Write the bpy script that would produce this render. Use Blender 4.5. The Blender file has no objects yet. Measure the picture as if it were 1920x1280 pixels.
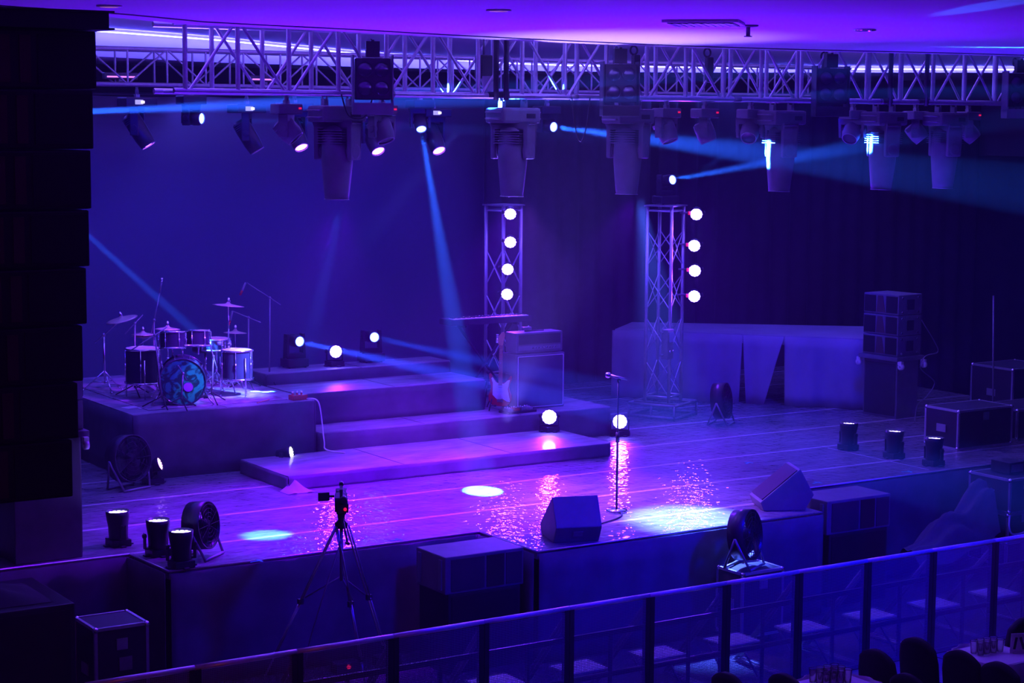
import bpy, bmesh, math, random
from mathutils import Vector, Matrix, Euler
random.seed(7)
PI = math.pi
sc = bpy.context.scene
col = sc.collection
V = Vector

# ------------------------------------------------------------------ camera
F_PX, HOR, ROLL, TH, EYE = 3600.0, 225.0, math.radians(.4), math.radians(57.2), 5.35
TILT = math.atan((640 - HOR) / F_PX)
_fw = V((math.cos(TH), math.sin(TH), 0)); _r0 = V((math.sin(TH), -math.cos(TH), 0)); _z = V((0, 0, 1))
CF = math.cos(TILT) * _fw - math.sin(TILT) * _z
_u = math.sin(TILT) * _fw + math.cos(TILT) * _z
CR = math.cos(ROLL) * _r0 + math.sin(ROLL) * _u
CU = math.cos(ROLL) * _u - math.sin(ROLL) * _r0
CO = V((0, 0, EYE))
cam = bpy.data.cameras.new('camera'); cam_o = bpy.data.objects.new('camera', cam); col.objects.link(cam_o)
cam.sensor_width = 36; cam.lens = F_PX / 1920 * 36; cam.clip_end = 200
cam_o.matrix_world = Matrix(((CR.x, CU.x, -CF.x, 0), (CR.y, CU.y, -CF.y, 0), (CR.z, CU.z, -CF.z, EYE), (0, 0, 0, 1)))
sc.camera = cam_o

def ray(x, y): return CF + (x - 960) / F_PX * CR + (640 - y) / F_PX * CU
def pz(x, y, z):
    r = ray(x, y); return CO + r * ((z - EYE) / r.z)
def py(x, y, Y):
    r = ray(x, y); return CO + r * (Y / r.y)

# ------------------------------------------------------------------ world and exposure
w = bpy.data.worlds.new('world'); sc.world = w; w.use_nodes = True
w.node_tree.nodes['Background'].inputs[0].default_value = (0.0, 0.0, 1, 1)
w.node_tree.nodes['Background'].inputs[1].default_value = 0.004
# thin stage smoke filling the hall
vs_ = w.node_tree.nodes.new('ShaderNodeVolumeScatter'); vs_.inputs['Density'].default_value = .0034; vs_.inputs['Anisotropy'].default_value = .35; vs_.inputs['Color'].default_value = (.9, .9, 1, 1)
w.node_tree.links.new(vs_.outputs[0], w.node_tree.nodes['World Output'].inputs['Volume'])
sc.view_settings.view_transform = 'Standard'; sc.view_settings.look = 'None'
sc.view_settings.gamma = 1; sc.view_settings.exposure = 0; sc.view_settings.use_curve_mapping = False

# ------------------------------------------------------------------ lights
S0 = 1.15
PURP = (.155, 0.0, 1.0); BLUE = (0.0, 0.0, 1.0); CYAN = (.015, .11, 1.0); WARM = (1.0, .12, .05); LAV = (.22, .02, 1.0)
def lamp(kind, loc, target, color, watt, **k):
    l = bpy.data.lights.new(kind.lower() + '_lamp', kind); o = bpy.data.objects.new(kind.lower() + '_lamp', l); col.objects.link(o)
    l.color = color; l.energy = watt; o.location = loc
    if target is not None: o.rotation_euler = (V(target) - V(loc)).to_track_quat('-Z', 'Y').to_euler()
    for a, b in k.items(): setattr(l, a, b)
    return o
def spot(loc, target, color, watt, deg, blend=.4, r=.05):
    return lamp('SPOT', loc, target, color, watt, spot_size=math.radians(deg), spot_blend=blend, shadow_soft_size=r)

# purple stage wash from the big moving heads under the front truss
for x, wt in ((9.3, 1900), (11.45, 2100), (13.05, 1600)):
    spot((x, 17.70, 4.5), (x * .75 + 2.1, 18.1, 1.15), PURP, wt * 1.1, 70, .45, .07)
spot((11.45, 17.72, 4.5), (12.0, 20.0, 1.3), LAV, 2300, 46, .8, .07)
spot((9.3, 17.65, 4.5), (7.4, 17.6, 1.15), PURP, 900, 60, .9, .07)
spot((11.45, 17.6, 4.5), (12.3, 17.0, 1.15), (.28, .07, 1), 2600, 62, 1, .07)
spot((13.05, 17.6, 4.5), tuple(pz(1290, 972, S0)), (.06, .12, 1), 34000, 24, 1, .05)
spot((9.3, 17.7, 4.5), tuple(pz(500, 1003, S0)), CYAN, 28000, 9, .7, .05)
# purple and cyan light on the drum kit
spot((10.4, 18.3, 5.4), (9.5, 21.7, 2.3), (.2, .02, 1), 4500, 26, .8, .04)
spot((10.9, 18.2, 5.3), (9.15, 21.3, 2.15), (.03, .30, 1), 3500, 7, .8, .05)
spot((11.2, 18.4, 5.3), (9.95, 21.75, 2.05), (.10, .16, 1), 16000, 11, .9, .04)
# blue wash on the backdrop and over the stage
for x in (7.6, 9.8, 12.0, 14.2):
    spot((x, 23.6, 5.5), (x + .6, 26.9, 1.8), BLUE, 150, 105, .9, .3)
lamp('AREA', (14.0, 19.5, 5.5), (14.8, 21.5, 1.15), BLUE, 85, shape='RECTANGLE', size=6, size_y=.5)
spot((17.3, 18.3, 5.2), (18.7, 21.9, 1.8), BLUE, 800, 52, .8, .2)
lamp('AREA', (8, 20.0, 5.5), (8.8, 21.4, 1.6), BLUE, 80, shape='RECTANGLE', size=4, size_y=.3)
spot((9.5, 10.0, 5.9), (9.6, 15.6, .6), BLUE, 1700, 52, 1, .3)  # this and the next: blue fill added for stage skirt and barrier
spot((14.0, 10.0, 5.9), (13.6, 15.6, .6), BLUE, 3800, 62, 1, .3)
# unseen lavender fill lamps, added to brighten the ceiling recess, shining up
for x, y in ((6.8, 18.6), (10.6, 19.8), (14.6, 20.0), (18.6, 19.8)):
    lamp('AREA', (x, y, 5.95), (x, y + .2, 7), (.20, .10, 1), 170, shape='RECTANGLE', size=3.6, size_y=.5)
# violet up-light from the stage onto the ceiling
spot((9.0, 16.3, 1.9), (8.0, 13.6, 6.17), (.12, .0, 1), 1500, 105, .9, .25)
spot((12.6, 19.7, 1.6), (11.6, 16.2, 6.17), (.22, .14, 1), 7500, 34, 1, .05)
spot((12.4, 15.3, 1.9), (11.6, 13.6, 6.17), (.12, .0, 1), 1300, 80, .9, .2)
spot((16.0, 16.2, 1.6), (15.6, 14.0, 6.17), (.03, .0, 1), 420, 100, .9, .25)
spot((16.6, 21.2, 4.6), tuple(pz(1850, 12, 6.17)), CYAN, 16000, 1.6, .5, .03)
# faint red light from the audience side
lamp('AREA', (1.5, 3, 3.2), (4.3, 11.6, 4.2), WARM, 8, shape='RECTANGLE', size=1, size_y=1)
spot((17.5, 9.5, 1.2), (15.3, 13.6, .4), WARM, 25, 40, .8, .2)
spot((3.6, 9.0, 1.6), (5.8, 13.6, .7), WARM, 16, 40, .8, .2)

# ------------------------------------------------------------------ materials
def mat(name, c, rough=.6, metal=0.0, var=.12, scale=6, bump=0.0, bscale=None, spec=None, sheen=0):
    m = bpy.data.materials.new(name); m.use_nodes = True
    nt = m.node_tree; b = nt.nodes['Principled BSDF']
    b.inputs['Roughness'].default_value = rough; b.inputs['Metallic'].default_value = metal
    if spec is not None: b.inputs['Specular IOR Level'].default_value = spec
    tc = nt.nodes.new('ShaderNodeTexCoord'); n = nt.nodes.new('ShaderNodeTexNoise')
    n.inputs['Scale'].default_value = scale; n.inputs['Detail'].default_value = 4
    nt.links.new(tc.outputs['Object'], n.inputs['Vector'])
    r = nt.nodes.new('ShaderNodeValToRGB')
    r.color_ramp.elements[0].position = .3; r.color_ramp.elements[1].position = .7
    r.color_ramp.elements[0].color = tuple(max(0, v * (1 - var)) for v in c) + (1,)
    r.color_ramp.elements[1].color = tuple(min(1, v * (1 + var)) for v in c) + (1,)
    nt.links.new(n.outputs['Fac'], r.inputs[0]); nt.links.new(r.outputs[0], b.inputs['Base Color'])
    if bump:
        n2 = nt.nodes.new('ShaderNodeTexNoise'); n2.inputs['Scale'].default_value = bscale or scale * 4
        nt.links.new(tc.outputs['Object'], n2.inputs['Vector'])
        bp = nt.nodes.new('ShaderNodeBump'); bp.inputs['Strength'].default_value = bump; bp.inputs['Distance'].default_value = .01
        nt.links.new(n2.outputs['Fac'], bp.inputs['Height']); nt.links.new(bp.outputs[0], b.inputs['Normal'])
    return m
def emis(name, c, s):
    m = bpy.data.materials.new(name); m.use_nodes = True
    b = m.node_tree.nodes['Principled BSDF']
    b.inputs['Base Color'].default_value = (.1, .1, .1, 1)
    b.inputs['Emission Color'].default_value = c + (1,); b.inputs['Emission Strength'].default_value = s
    return m
M = dict(
    black=mat('black_plastic', (.025, .025, .028), .42),
    blackmetal=mat('black_painted_metal', (.035, .035, .04), .35, .2),
    dark=mat('dark_cabinet_paint', (.05, .05, .055), .5, bump=.15, bscale=140),
    greybox=mat('grey_cabinet_paint', (.16, .16, .17), .5, bump=.1, bscale=120),
    grille=mat('speaker_grille', (.022, .02, .02), .55, .3, bump=.4, bscale=200),
    horn=mat('horn_grille', (.10, .055, .04), .6, 0, bump=.4, bscale=160),
    drape=mat('black_drape', (.03, .03, .034), .9, var=.25, scale=3),
    skirt=mat('stage_skirt_cloth', (.11, .11, .12), .85, var=.25, scale=3),
    bluecloth=mat('grey_skirt_cloth', (.30, .30, .33), .85, var=.12, scale=2),
    backdrop=mat('grey_backdrop_cloth', (.2, .2, .21), .85, var=.06, scale=.6),
    alu=mat('aluminium', (.62, .62, .64), .38, .75, var=.06, scale=20),
    rail=mat('worn_rail', (.8, .8, .82), .3, .4, var=.05, scale=20),
    dull=mat('dull_steel', (.3, .3, .31), .5, .6, var=.1, scale=20),
    chrome=mat('chrome', (.85, .85, .87), .15, 1.0, var=.03),
    brass=mat('cymbal_bronze', (.75, .62, .5), .4, .5, var=.08, scale=30),
    white=mat('white_plastic', (.75, .75, .74), .5),
    ceil=mat('ceiling_paint', (.78, .78, .78), .75, var=.03, scale=.8),
    wall=mat('wall_paint', (.22, .22, .24), .8, var=.05, scale=1),
    carpet=mat('hall_carpet', (.05, .05, .055), .95, var=.3, scale=30),
    rack=mat('flight_case_board', (.04, .04, .045), .5),
    wood=mat('maple_neck', (.55, .33, .16), .4),
    red=mat('red_lacquer', (.45, .02, .03), .2),
    drum=mat('drum_shell_lacquer', (.03, .03, .05), .15),
    skin=mat('drum_head_film', (.7, .7, .7), .4),
    chair=mat('dark_chair_cover', (.018, .018, .022), .9),
    table=mat('tablecloth_white', (.75, .75, .76), .8),
    lens=emis('lit_par_lens', (.14, .09, 1.0), 110),
    lensb=emis('lit_wash_lens', (.2, .14, 1.0), 50),
    lensc=emis('lit_beam_lens', (.04, .1, 1.0), 45),
    lensp=emis('lit_spot_lens', (.40, .08, 1.0), 16),
    screen=emis('lit_display', (.5, .45, 1.0), .9),
    redled=emis('red_indicator', (1, .01, .06), .8),
    cove=emis('cove_strip_glow', (.08, .07, 1.0), 60),
)
_g = bpy.data.materials.new('clear_glass'); _g.use_nodes = True
_b = _g.node_tree.nodes['Principled BSDF']; _b.inputs['Transmission Weight'].default_value = 1; _b.inputs['Roughness'].default_value = .05
M['glass'] = _g
_g = bpy.data.materials.new('dark_lens_glass'); _g.use_nodes = True
_b = _g.node_tree.nodes['Principled BSDF']; _b.inputs['Base Color'].default_value = (.12, .12, .14, 1); _b.inputs['Roughness'].default_value = .08; _b.inputs['Metallic'].default_value = .6
M['lensoff'] = _g

def stage_mat(name, base, rough, seams, glit):
    """scuffed black vinyl with wrinkles and paler sheet joints running along the stage front"""
    m = bpy.data.materials.new(name); m.use_nodes = True; nt = m.node_tree; N = nt.nodes; L = nt.links
    b = N['Principled BSDF']; tc = N.new('ShaderNodeTexCoord')
    mp = N.new('ShaderNodeMapping'); mp.inputs['Scale'].default_value = (.7, 2.2, 1); L.new(tc.outputs['Object'], mp.inputs[0])
    n = N.new('ShaderNodeTexNoise'); n.inputs['Scale'].default_value = 2.5; n.inputs['Detail'].default_value = 8; n.inputs['Roughness'].default_value = .7
    L.new(mp.outputs[0], n.inputs['Vector'])
    r = N.new('ShaderNodeValToRGB'); r.color_ramp.elements[0].position = .32; r.color_ramp.elements[1].position = .72
    r.color_ramp.elements[0].color = tuple(v * .45 for v in base) + (1,); r.color_ramp.elements[1].color = tuple(v * 1.5 for v in base) + (1,)
    L.new(n.outputs['Fac'], r.inputs[0])
    colr = r.outputs[0]
    if seams:
        sx = N.new('ShaderNodeSeparateXYZ'); L.new(tc.outputs['Object'], sx.inputs[0])
        a = N.new('ShaderNodeMath'); a.operation = 'ADD'; a.inputs[1].default_value = -seams[0]; L.new(sx.outputs['Y'], a.inputs[0])
        d = N.new('ShaderNodeMath'); d.operation = 'PINGPONG'; d.inputs[1].default_value = seams[1] / 2; L.new(a.outputs[0], d.inputs[0])
        lt = N.new('ShaderNodeMath'); lt.operation = 'LESS_THAN'; lt.inputs[1].default_value = .03; L.new(d.outputs[0], lt.inputs[0])
        mx = N.new('ShaderNodeMixRGB'); mx.inputs[2].default_value = (.62, .62, .62, 1); L.new(lt.outputs[0], mx.inputs[0]); L.new(colr, mx.inputs[1]); colr = mx.outputs[0]
    L.new(colr, b.inputs['Base Color'])
    rr = N.new('ShaderNodeMapRange'); rr.inputs[3].default_value = rough; rr.inputs[4].default_value = rough + .28; L.new(n.outputs['Fac'], rr.inputs[0])
    L.new(rr.outputs[0], b.inputs['Roughness'])
    n2 = N.new('ShaderNodeTexNoise'); n2.inputs['Scale'].default_value = 11; n2.inputs['Detail'].default_value = 1.5
    L.new(tc.outputs['Object'], n2.inputs['Vector'])
    bp = N.new('ShaderNodeBump'); bp.inputs['Strength'].default_value = glit; bp.inputs['Distance'].default_value = .03
    L.new(n2.outputs['Fac'], bp.inputs['Height']); L.new(bp.outputs[0], b.inputs['Coat Normal'])
    b.inputs['Coat Weight'].default_value = .8 if seams else .25; b.inputs['Coat Roughness'].default_value = .05
    return m
M['stage'] = stage_mat('stage_vinyl', (.20, .20, .21), .40, (17.35, 1.22), .55)
M['riser'] = stage_mat('riser_board', (.30, .29, .31), .38, None, .08)

def mesh_mat():
    m = bpy.data.materials.new('perforated_sheet'); m.use_nodes = True; nt = m.node_tree; N = nt.nodes; L = nt.links
    b = N['Principled BSDF']; b.inputs['Base Color'].default_value = (.26, .26, .28, 1); b.inputs['Metallic'].default_value = .1; b.inputs['Roughness'].default_value = .5
    tc = N.new('ShaderNodeTexCoord'); sx = N.new('ShaderNodeSeparateXYZ'); L.new(tc.outputs['Object'], sx.inputs[0])
    out = []
    for k in ('X', 'Z'):
        p = N.new('ShaderNodeMath'); p.operation = 'PINGPONG'; p.inputs[1].default_value = .0075; L.new(sx.outputs[k], p.inputs[0])
        g = N.new('ShaderNodeMath'); g.operation = 'GREATER_THAN'; g.inputs[1].default_value = .0028; L.new(p.outputs[0], g.inputs[0]); out.append(g)
    mu = N.new('ShaderNodeMath'); mu.operation = 'MULTIPLY'; L.new(out[0].outputs[0], mu.inputs[0]); L.new(out[1].outputs[0], mu.inputs[1])
    tr = N.new('ShaderNodeBsdfTransparent'); mx = N.new('ShaderNodeMixShader')
    L.new(mu.outputs[0], mx.inputs[0]); L.new(b.outputs[0], mx.inputs[1]); L.new(tr.outputs[0], mx.inputs[2])
    L.new(mx.outputs[0], N['Material Output'].inputs['Surface'])
    return m
M['mesh'] = mesh_mat()

def drumhead_mat():
    m = bpy.data.materials.new('printed_drum_head'); m.use_nodes = True; nt = m.node_tree; N = nt.nodes; L = nt.links
    b = N['Principled BSDF']; b.inputs['Roughness'].default_value = .3
    tc = N.new('ShaderNodeTexCoord'); wv = N.new('ShaderNodeTexNoise'); wv.inputs['Scale'].default_value = 5; wv.inputs['Distortion'].default_value = 3.5
    L.new(tc.outputs['Object'], wv.inputs['Vector'])
    r = N.new('ShaderNodeValToRGB'); r.color_ramp.elements[0].position = .46; r.color_ramp.elements[0].color = (.004, .03, .03, 1)
    r.color_ramp.elements[1].position = .56; r.color_ramp.elements[1].color = (.01, .22, .14, 1)
    L.new(wv.outputs['Fac'], r.inputs[0]); L.new(r.outputs[0], b.inputs['Base Color'])
    return m
M['dhead'] = drumhead_mat()

# ------------------------------------------------------------------ mesh helpers
class MB:
    def __init__(s): s.v = []; s.f = []; s.sm = []; s.m = Matrix()
    def _add(s, vs, fs, smooth=False):
        o = len(s.v); s.v += [s.m @ V(p) for p in vs]; s.f += [tuple(i + o for i in f) for f in fs]; s.sm += [smooth] * len(fs); return s
    def box(s, c, d, rot=None, tx=1.0, ty=1.0):
        """c centre, d size; tx, ty scale the top face"""
        x, y, z = d[0] / 2, d[1] / 2, d[2] / 2
        vs = [V((-x, -y, -z)), V((x, -y, -z)), V((x, y, -z)), V((-x, y, -z)), V((-x * tx, -y * ty, z)), V((x * tx, -y * ty, z)), V((x * tx, y * ty, z)), V((-x * tx, y * ty, z))]
        R = Euler(rot).to_matrix() if rot else Matrix.Identity(3)
        return s._add([R @ p + V(c) for p in vs], [(0, 3, 2, 1), (4, 5, 6, 7), (0, 1, 5, 4), (1, 2, 6, 5), (2, 3, 7, 6), (3, 0, 4, 7)])
    def tube(s, a, b, r, r2=None, n=10, cap=True):
        a, b = V(a), V(b); r2 = r if r2 is None else r2
        q = (b - a).to_track_quat('Z', 'Y'); vs = []
        for p, rr in ((a, r), (b, r2)):
            for i in range(n):
                t = 2 * PI * i / n; vs.append(p + q @ V((rr * math.cos(t), rr * math.sin(t), 0)))
        s._add(vs, [(i, (i + 1) % n, n + (i + 1) % n, n + i) for i in range(n)], True)
        if cap: s.f += [tuple(len(s.v) - 2 * n + i for i in reversed(range(n))), tuple(len(s.v) - n + i for i in range(n))]; s.sm += [False, False]
        return s
    def path(s, pts, r, n=8):
        pts = [V(p) for p in pts]; k = len(pts); vs = []; up = V((0, 0, 1))
        for i, p in enumerate(pts):
            t = (pts[min(i + 1, k - 1)] - pts[max(i - 1, 0)]).normalized()
            a = t.cross(up); a = a.normalized() if a.length > 1e-3 else V((1, 0, 0)); b = t.cross(a)
            for j in range(n): vs.append(p + r * (a * math.cos(2 * PI * j / n) + b * math.sin(2 * PI * j / n)))
        fs = [(i * n + j, i * n + (j + 1) % n, (i + 1) * n + (j + 1) % n, (i + 1) * n + j) for i in range(k - 1) for j in range(n)]
        fs += [tuple(reversed(range(n))), tuple((k - 1) * n + j for j in range(n))]
        return s._add(vs, fs, True)
    def lathe(s, prof, n=28, mtx=None, ex=1.0, closed=False):
        """prof list of (r, z) around local z"""
        vs = []; k = len(prof); mtx = mtx or Matrix()
        for r, z in prof:
            for i in range(n):
                t = 2 * PI * i / n; vs.append(mtx @ V((r * math.cos(t) * ex, r * math.sin(t), z)))
        fs = [(a * n + i, a * n + (i + 1) % n, (a + 1) * n + (i + 1) % n, (a + 1) * n + i) for a in range(k - 1) for i in range(n)]
        s._add(vs, fs, True)
        if closed:
            o = len(s.v) - k * n; s.f += [tuple(o + i for i in reversed(range(n))), tuple(o + (k - 1) * n + i for i in range(n))]; s.sm += [False, False]
        return s
    def ring(s, R, r, mtx=None, n=32, k=8):
        vs = []; mtx = mtx or Matrix()
        for i in range(n):
            t = 2 * PI * i / n
            for j in range(k):
                u = 2 * PI * j / k; rr = R + r * math.cos(u); vs.append(mtx @ V((rr * math.cos(t), rr * math.sin(t), r * math.sin(u))))
        return s._add(vs, [(i * k + j, ((i + 1) % n) * k + j, ((i + 1) % n) * k + (j + 1) % k, i * k + (j + 1) % k) for i in range(n) for j in range(k)], True)
    def prism(s, poly, a, b, mtx=None):
        """extrude a 2d polygon (x, z) along y from a to b, or through mtx"""
        mtx = mtx or Matrix(); n = len(poly)
        vs = [mtx @ V((p[0], a, p[1])) for p in poly] + [mtx @ V((p[0], b, p[1])) for p in poly]
        return s._add(vs, [tuple(range(n)), tuple(reversed(range(n, 2 * n)))] + [(i, n + i, n + (i + 1) % n, (i + 1) % n) for i in range(n)])
    def slab(s, poly, z0, z1):
        n = len(poly); vs = [(p[0], p[1], z0) for p in poly] + [(p[0], p[1], z1) for p in poly]
        return s._add(vs, [tuple(reversed(range(n))), tuple(range(n, 2 * n))] + [(i, (i + 1) % n, n + (i + 1) % n, n + i) for i in range(n)])
    def grid(s, fn, nu, nv, smooth=True):
        vs = [fn(i / nu, j / nv) for i in range(nu + 1) for j in range(nv + 1)]
        return s._add(vs, [(i * (nv + 1) + j, (i + 1) * (nv + 1) + j, (i + 1) * (nv + 1) + j + 1, i * (nv + 1) + j + 1) for i in range(nu) for j in range(nv)], smooth)
    def ball(s, c, r, n=14, sc_=(1, 1, 1)):
        c = V(c); k = n // 2
        return s._add([c + V((r * sc_[0] * math.sin(PI * i / k) * math.cos(2 * PI * j / n), r * sc_[1] * math.sin(PI * i / k) * math.sin(2 * PI * j / n), r * sc_[2] * math.cos(PI * i / k))) for i in range(k + 1) for j in range(n)],
                      [(i * n + j, (i + 1) * n + j, (i + 1) * n + (j + 1) % n, i * n + (j + 1) % n) for i in range(k) for j in range(n)], True)
    def build(s, name, m, parent=None, loc=None, bev=0, solid=0):
        me = bpy.data.meshes.new(name); me.from_pydata(s.v, [], s.f); me.materials.append(M[m] if isinstance(m, str) else m)
        me.polygons.foreach_set('use_smooth', s.sm)
        bm = bmesh.new(); bm.from_mesh(me); bmesh.ops.remove_doubles(bm, verts=bm.verts, dist=1e-5)
        bmesh.ops.recalc_face_normals(bm, faces=bm.faces)
        if bev:
            ed = [e for e in bm.edges if len(e.link_faces) == 2 and e.calc_face_angle(0) > .6]
            bmesh.ops.bevel(bm, geom=ed, offset=bev, segments=2, affect='EDGES', profile=.6)
        bm.to_mesh(me); bm.free()
        o = bpy.data.objects.new(name, me); col.objects.link(o)
        if parent: o.parent = parent
        if loc: o.location = loc
        if solid:
            md = o.modifiers.new('thickness', 'SOLIDIFY'); md.thickness = solid
        return o
def tag(o, label, cat, group=None):
    o['label'] = label; o['category'] = cat
    if group: o['group'] = group
    return o
def struct(o, label=None):
    o['kind'] = 'structure'
    if label: o['label'] = label
    return o
def thing(name, label, cat, loc=(0, 0, 0), rz=0, group=None):
    o = bpy.data.objects.new(name, None); col.objects.link(o); o.location = loc; o.rotation_euler = (0, 0, rz); o.empty_display_size = .1
    return tag(o, label, cat, group)
def copy_tree(o, parent=None):
    c = o.copy(); col.objects.link(c); c.parent = parent
    for ch in list(o.children): copy_tree(ch, c)
    return c
def dup(o, label, loc, rz=0, group=None):
    c = copy_tree(o); c['label'] = label; c.location = loc; c.rotation_euler = (0, 0, rz)
    if group: c['group'] = group
    return c
def kids(o, name): return [c for c in o.children if c.name.split('.')[0] == name]
def circ(n, r, cx=0, cy=0, a0=0): return [(cx + r * math.cos(a0 + 2 * PI * i / n), cy + r * math.sin(a0 + 2 * PI * i / n)) for i in range(n)]
RX = lambda a: Matrix.Rotation(a, 4, 'X')
RY = lambda a: Matrix.Rotation(a, 4, 'Y')
RZ = lambda a: Matrix.Rotation(a, 4, 'Z')
T = lambda *p: Matrix.Translation(V(p))
S = 1.15   # stage deck height

# ================================================================== THE ROOM
struct(MB().slab([(-6, -4), (34, -4), (34, 34), (-6, 34)], -.3, 0).build('floor', 'carpet'))
ZC = 6.17
edge_px = [(-260, 2), (0, 18), (195, 31), (345, 45), (600, 57), (760, 66), (960, 76), (1240, 88), (1440, 94), (1700, 100), (1920, 106), (2200, 112)]
fas_px = [(-250, 84), (0, 97), (190, 106), (400, 117), (700, 126), (1000, 133), (1300, 136), (1600, 136), (1900, 136), (2200, 137)]
top_px = [(-250, 28), (0, 42), (190, 54), (400, 70), (700, 100), (1000, 117), (1300, 122), (1600, 125), (1900, 126), (2200, 128)]
E1 = [pz(x, y, ZC) for x, y in edge_px]
F1 = [pz(x, y, ZC) for x, y in fas_px]
def resample(P, n):
    L = [0]
    for a, b in zip(P, P[1:]): L.append(L[-1] + (b - a).length)
    out = []
    for i in range(n + 1):
        t = L[-1] * i / n; k = 0
        while k < len(L) - 2 and L[k + 1] < t: k += 1
        out.append(P[k].lerp(P[k + 1], (t - L[k]) / (L[k + 1] - L[k])))
    return out
F2 = []
for p, (x, y) in zip(F1, top_px):
    r = ray(x, y); t = (p - CO).dot(_fw) / r.dot(_fw); q = CO + r * t; F2.append(V((p.x, p.y, q.z)))
NE = 30
e1 = resample(E1, NE); f1 = resample(F1, NE); f2 = resample(F2, NE)
cm = MB()
for i in range(NE):
    a, b = e1[i], e1[i + 1]; c, d = f1[i], f1[i + 1]; g, h = f2[i], f2[i + 1]
    for quad in ([V((a.x, -4, ZC)), V((b.x, -4, ZC)), b, a], [a, b, b + V((0, .06, .62)), a + V((0, .06, .62))],
                 [a + V((0, .06, .62)), b + V((0, .06, .62)), h, g], [g, h, d, c], [c, d, V((d.x, 34, ZC)), V((c.x, 34, ZC))]):
        cm._add(quad, [(0, 1, 2, 3)])
a, b = e1[0], f1[0]
cm._add([V((-6, -4, ZC)), V((a.x, -4, ZC)), a, V((-6, a.y, ZC))], [(0, 1, 2, 3)])
a = e1[-1]
cm._add([V((a.x, -4, ZC)), V((34, -4, ZC)), V((34, 34, ZC)), V((f1[-1].x, 34, ZC)), f1[-1], a], [(0, 1, 2, 3, 4, 5)])
struct(cm.build('ceiling', 'ceil'))
# dark trim lines under the ceiling edge
tm = MB().path([p + V((0, -.55, -.008)) for p in e1], .006, 5)
struct(tm.build('trim_1', 'black'))
# cove light strip
cs = MB()
for i in range(NE):
    a, b = f2[i], f2[i + 1]
    cs._add([a + V((0, -.16, -.05)), b + V((0, -.16, -.05)), b + V((0, -.13, -.05)), a + V((0, -.13, -.05)), a + V((0, -.16, -.035)), b + V((0, -.16, -.035)), b + V((0, -.13, -.035)), a + V((0, -.13, -.035))],
            [(0, 1, 2, 3), (0, 4, 5, 1), (3, 2, 6, 7), (4, 7, 6, 5)])
tag(cs.build('cove_light_strip', 'cove'), 'long glowing light strip along the top of the ceiling recess', 'strip light')
struct(MB().box((14, 29.2, 3.1), (40, .3, 6.2)).build('wall_back', 'drape'))
wr = MB().box((27.2, 15, 5.5), (.3, 38, 1.5)); struct(wr.build('wall_right', 'wall'))
struct(MB().box((27.2, 15, 2.37), (.3, 38, 4.74)).build('wall_right.001', 'drape'))

# backdrop and black masking drapes
def cloth(x0, x1, Y, z0, z1, waves, amp, n=120, ph=0.0):
    def fn(u, v):
        x = x0 + (x1 - x0) * u; k = 1 - .3 * v
        return V((x, Y + amp * k * (math.sin(u * waves * 2 * PI + ph) + .4 * math.sin(u * waves * 5.1 + ph * 3)), z0 + (z1 - z0) * v))
    return MB().grid(fn, n, 6)
bd = thing('backdrop', 'wide pale cloth backdrop glowing deep blue behind the drum riser', 'backdrop', (11, 26.5, 0))
bd.location = (0, 0, 0)
cloth(5.5, 16.6, 26.5, S - 1.15, 5.66, 5, .035, 140).build('cloth', 'backdrop', bd, solid=.01)
MB().tube((5.4, 26.5, 5.68), (16.7, 26.5, 5.68), .03).build('top_pipe', 'black', bd)
dr = thing('masking_drape', 'tall dark masking drape right of the glowing blue backdrop', 'drape')
cloth(16.2, 19.5, 26.0, 0, 5.7, 9, .06, 120).build('cloth', mat('charcoal_drape', (.07, .07, .075), .9), dr, solid=.01)
dr = thing('masking_drape', 'nearly black drape filling the far right of the stage', 'drape')
cloth(19.4, 26.9, 25.6, 0, 5.7, 18, .07, 220, 1).build('cloth', 'drape', dr, solid=.01)

# ceiling fittings
c = pz(1320, 40, ZC)
vt = thing('ceiling_vent', 'square dark air vent set in the ceiling above the truss', 'vent', (c.x, c.y, ZC), math.radians(45))
MB().box((0, 0, -.012), (.62, .62, .024)).build('frame', 'white', vt)
g_ = MB()
for i in range(9): g_.box((0, -.24 + i * .06, -.031), (.54, .03, .004), (.12, 0, 0))
g_.build('louvre', 'black', vt); MB().box((0, 0, -.028), (.54, .54, .006)).build('core', 'black', vt)
c = pz(1403, 47, ZC)
sp = thing('sprinkler_head', 'small sprinkler head under the ceiling right of the vent', 'sprinkler', (c.x, c.y, ZC))
MB().lathe([(.0, 0), (.09, 0), (.085, -.012), (.03, -.02), (0, -.02)]).build('rose', 'dull', sp)
MB().tube((0, 0, -.02), (0, 0, -.09), .018).lathe([(0, -.09), (.035, -.092), (.035, -.1), (0, -.1)]).build('nozzle', 'dull', sp)
c = pz(1622, 54, ZC)
dl = thing('downlight', 'round unlit downlight in the ceiling at the right', 'light', (c.x, c.y, ZC))
MB().lathe([(.075, -.001), (.1, -.001), (.1, -.014), (.078, -.02), (.07, -.0)]).build('rim', 'chrome', dl); MB().lathe([(0, -.004), (.075, -.004)]).build('lens', 'lensoff', dl)
for (x, y), lb in (((935, 18), 'small glowing pink downlight in the ceiling near the top centre'), ((205, 10), 'small glowing pink downlight in the ceiling at the top left')):
    c = pz(x, y, ZC); dl = thing('downlight', lb, 'light', (c.x, c.y, ZC))
    MB().lathe([(.07, -.001), (.095, -.001), (.095, -.012), (.07, -.014)]).build('rim', 'white', dl)
    MB().lathe([(0, -.006), (.072, -.006)]).build('lens', emis('pink_downlight_glow', (1, .35, .8), 1.6), dl)

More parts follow.
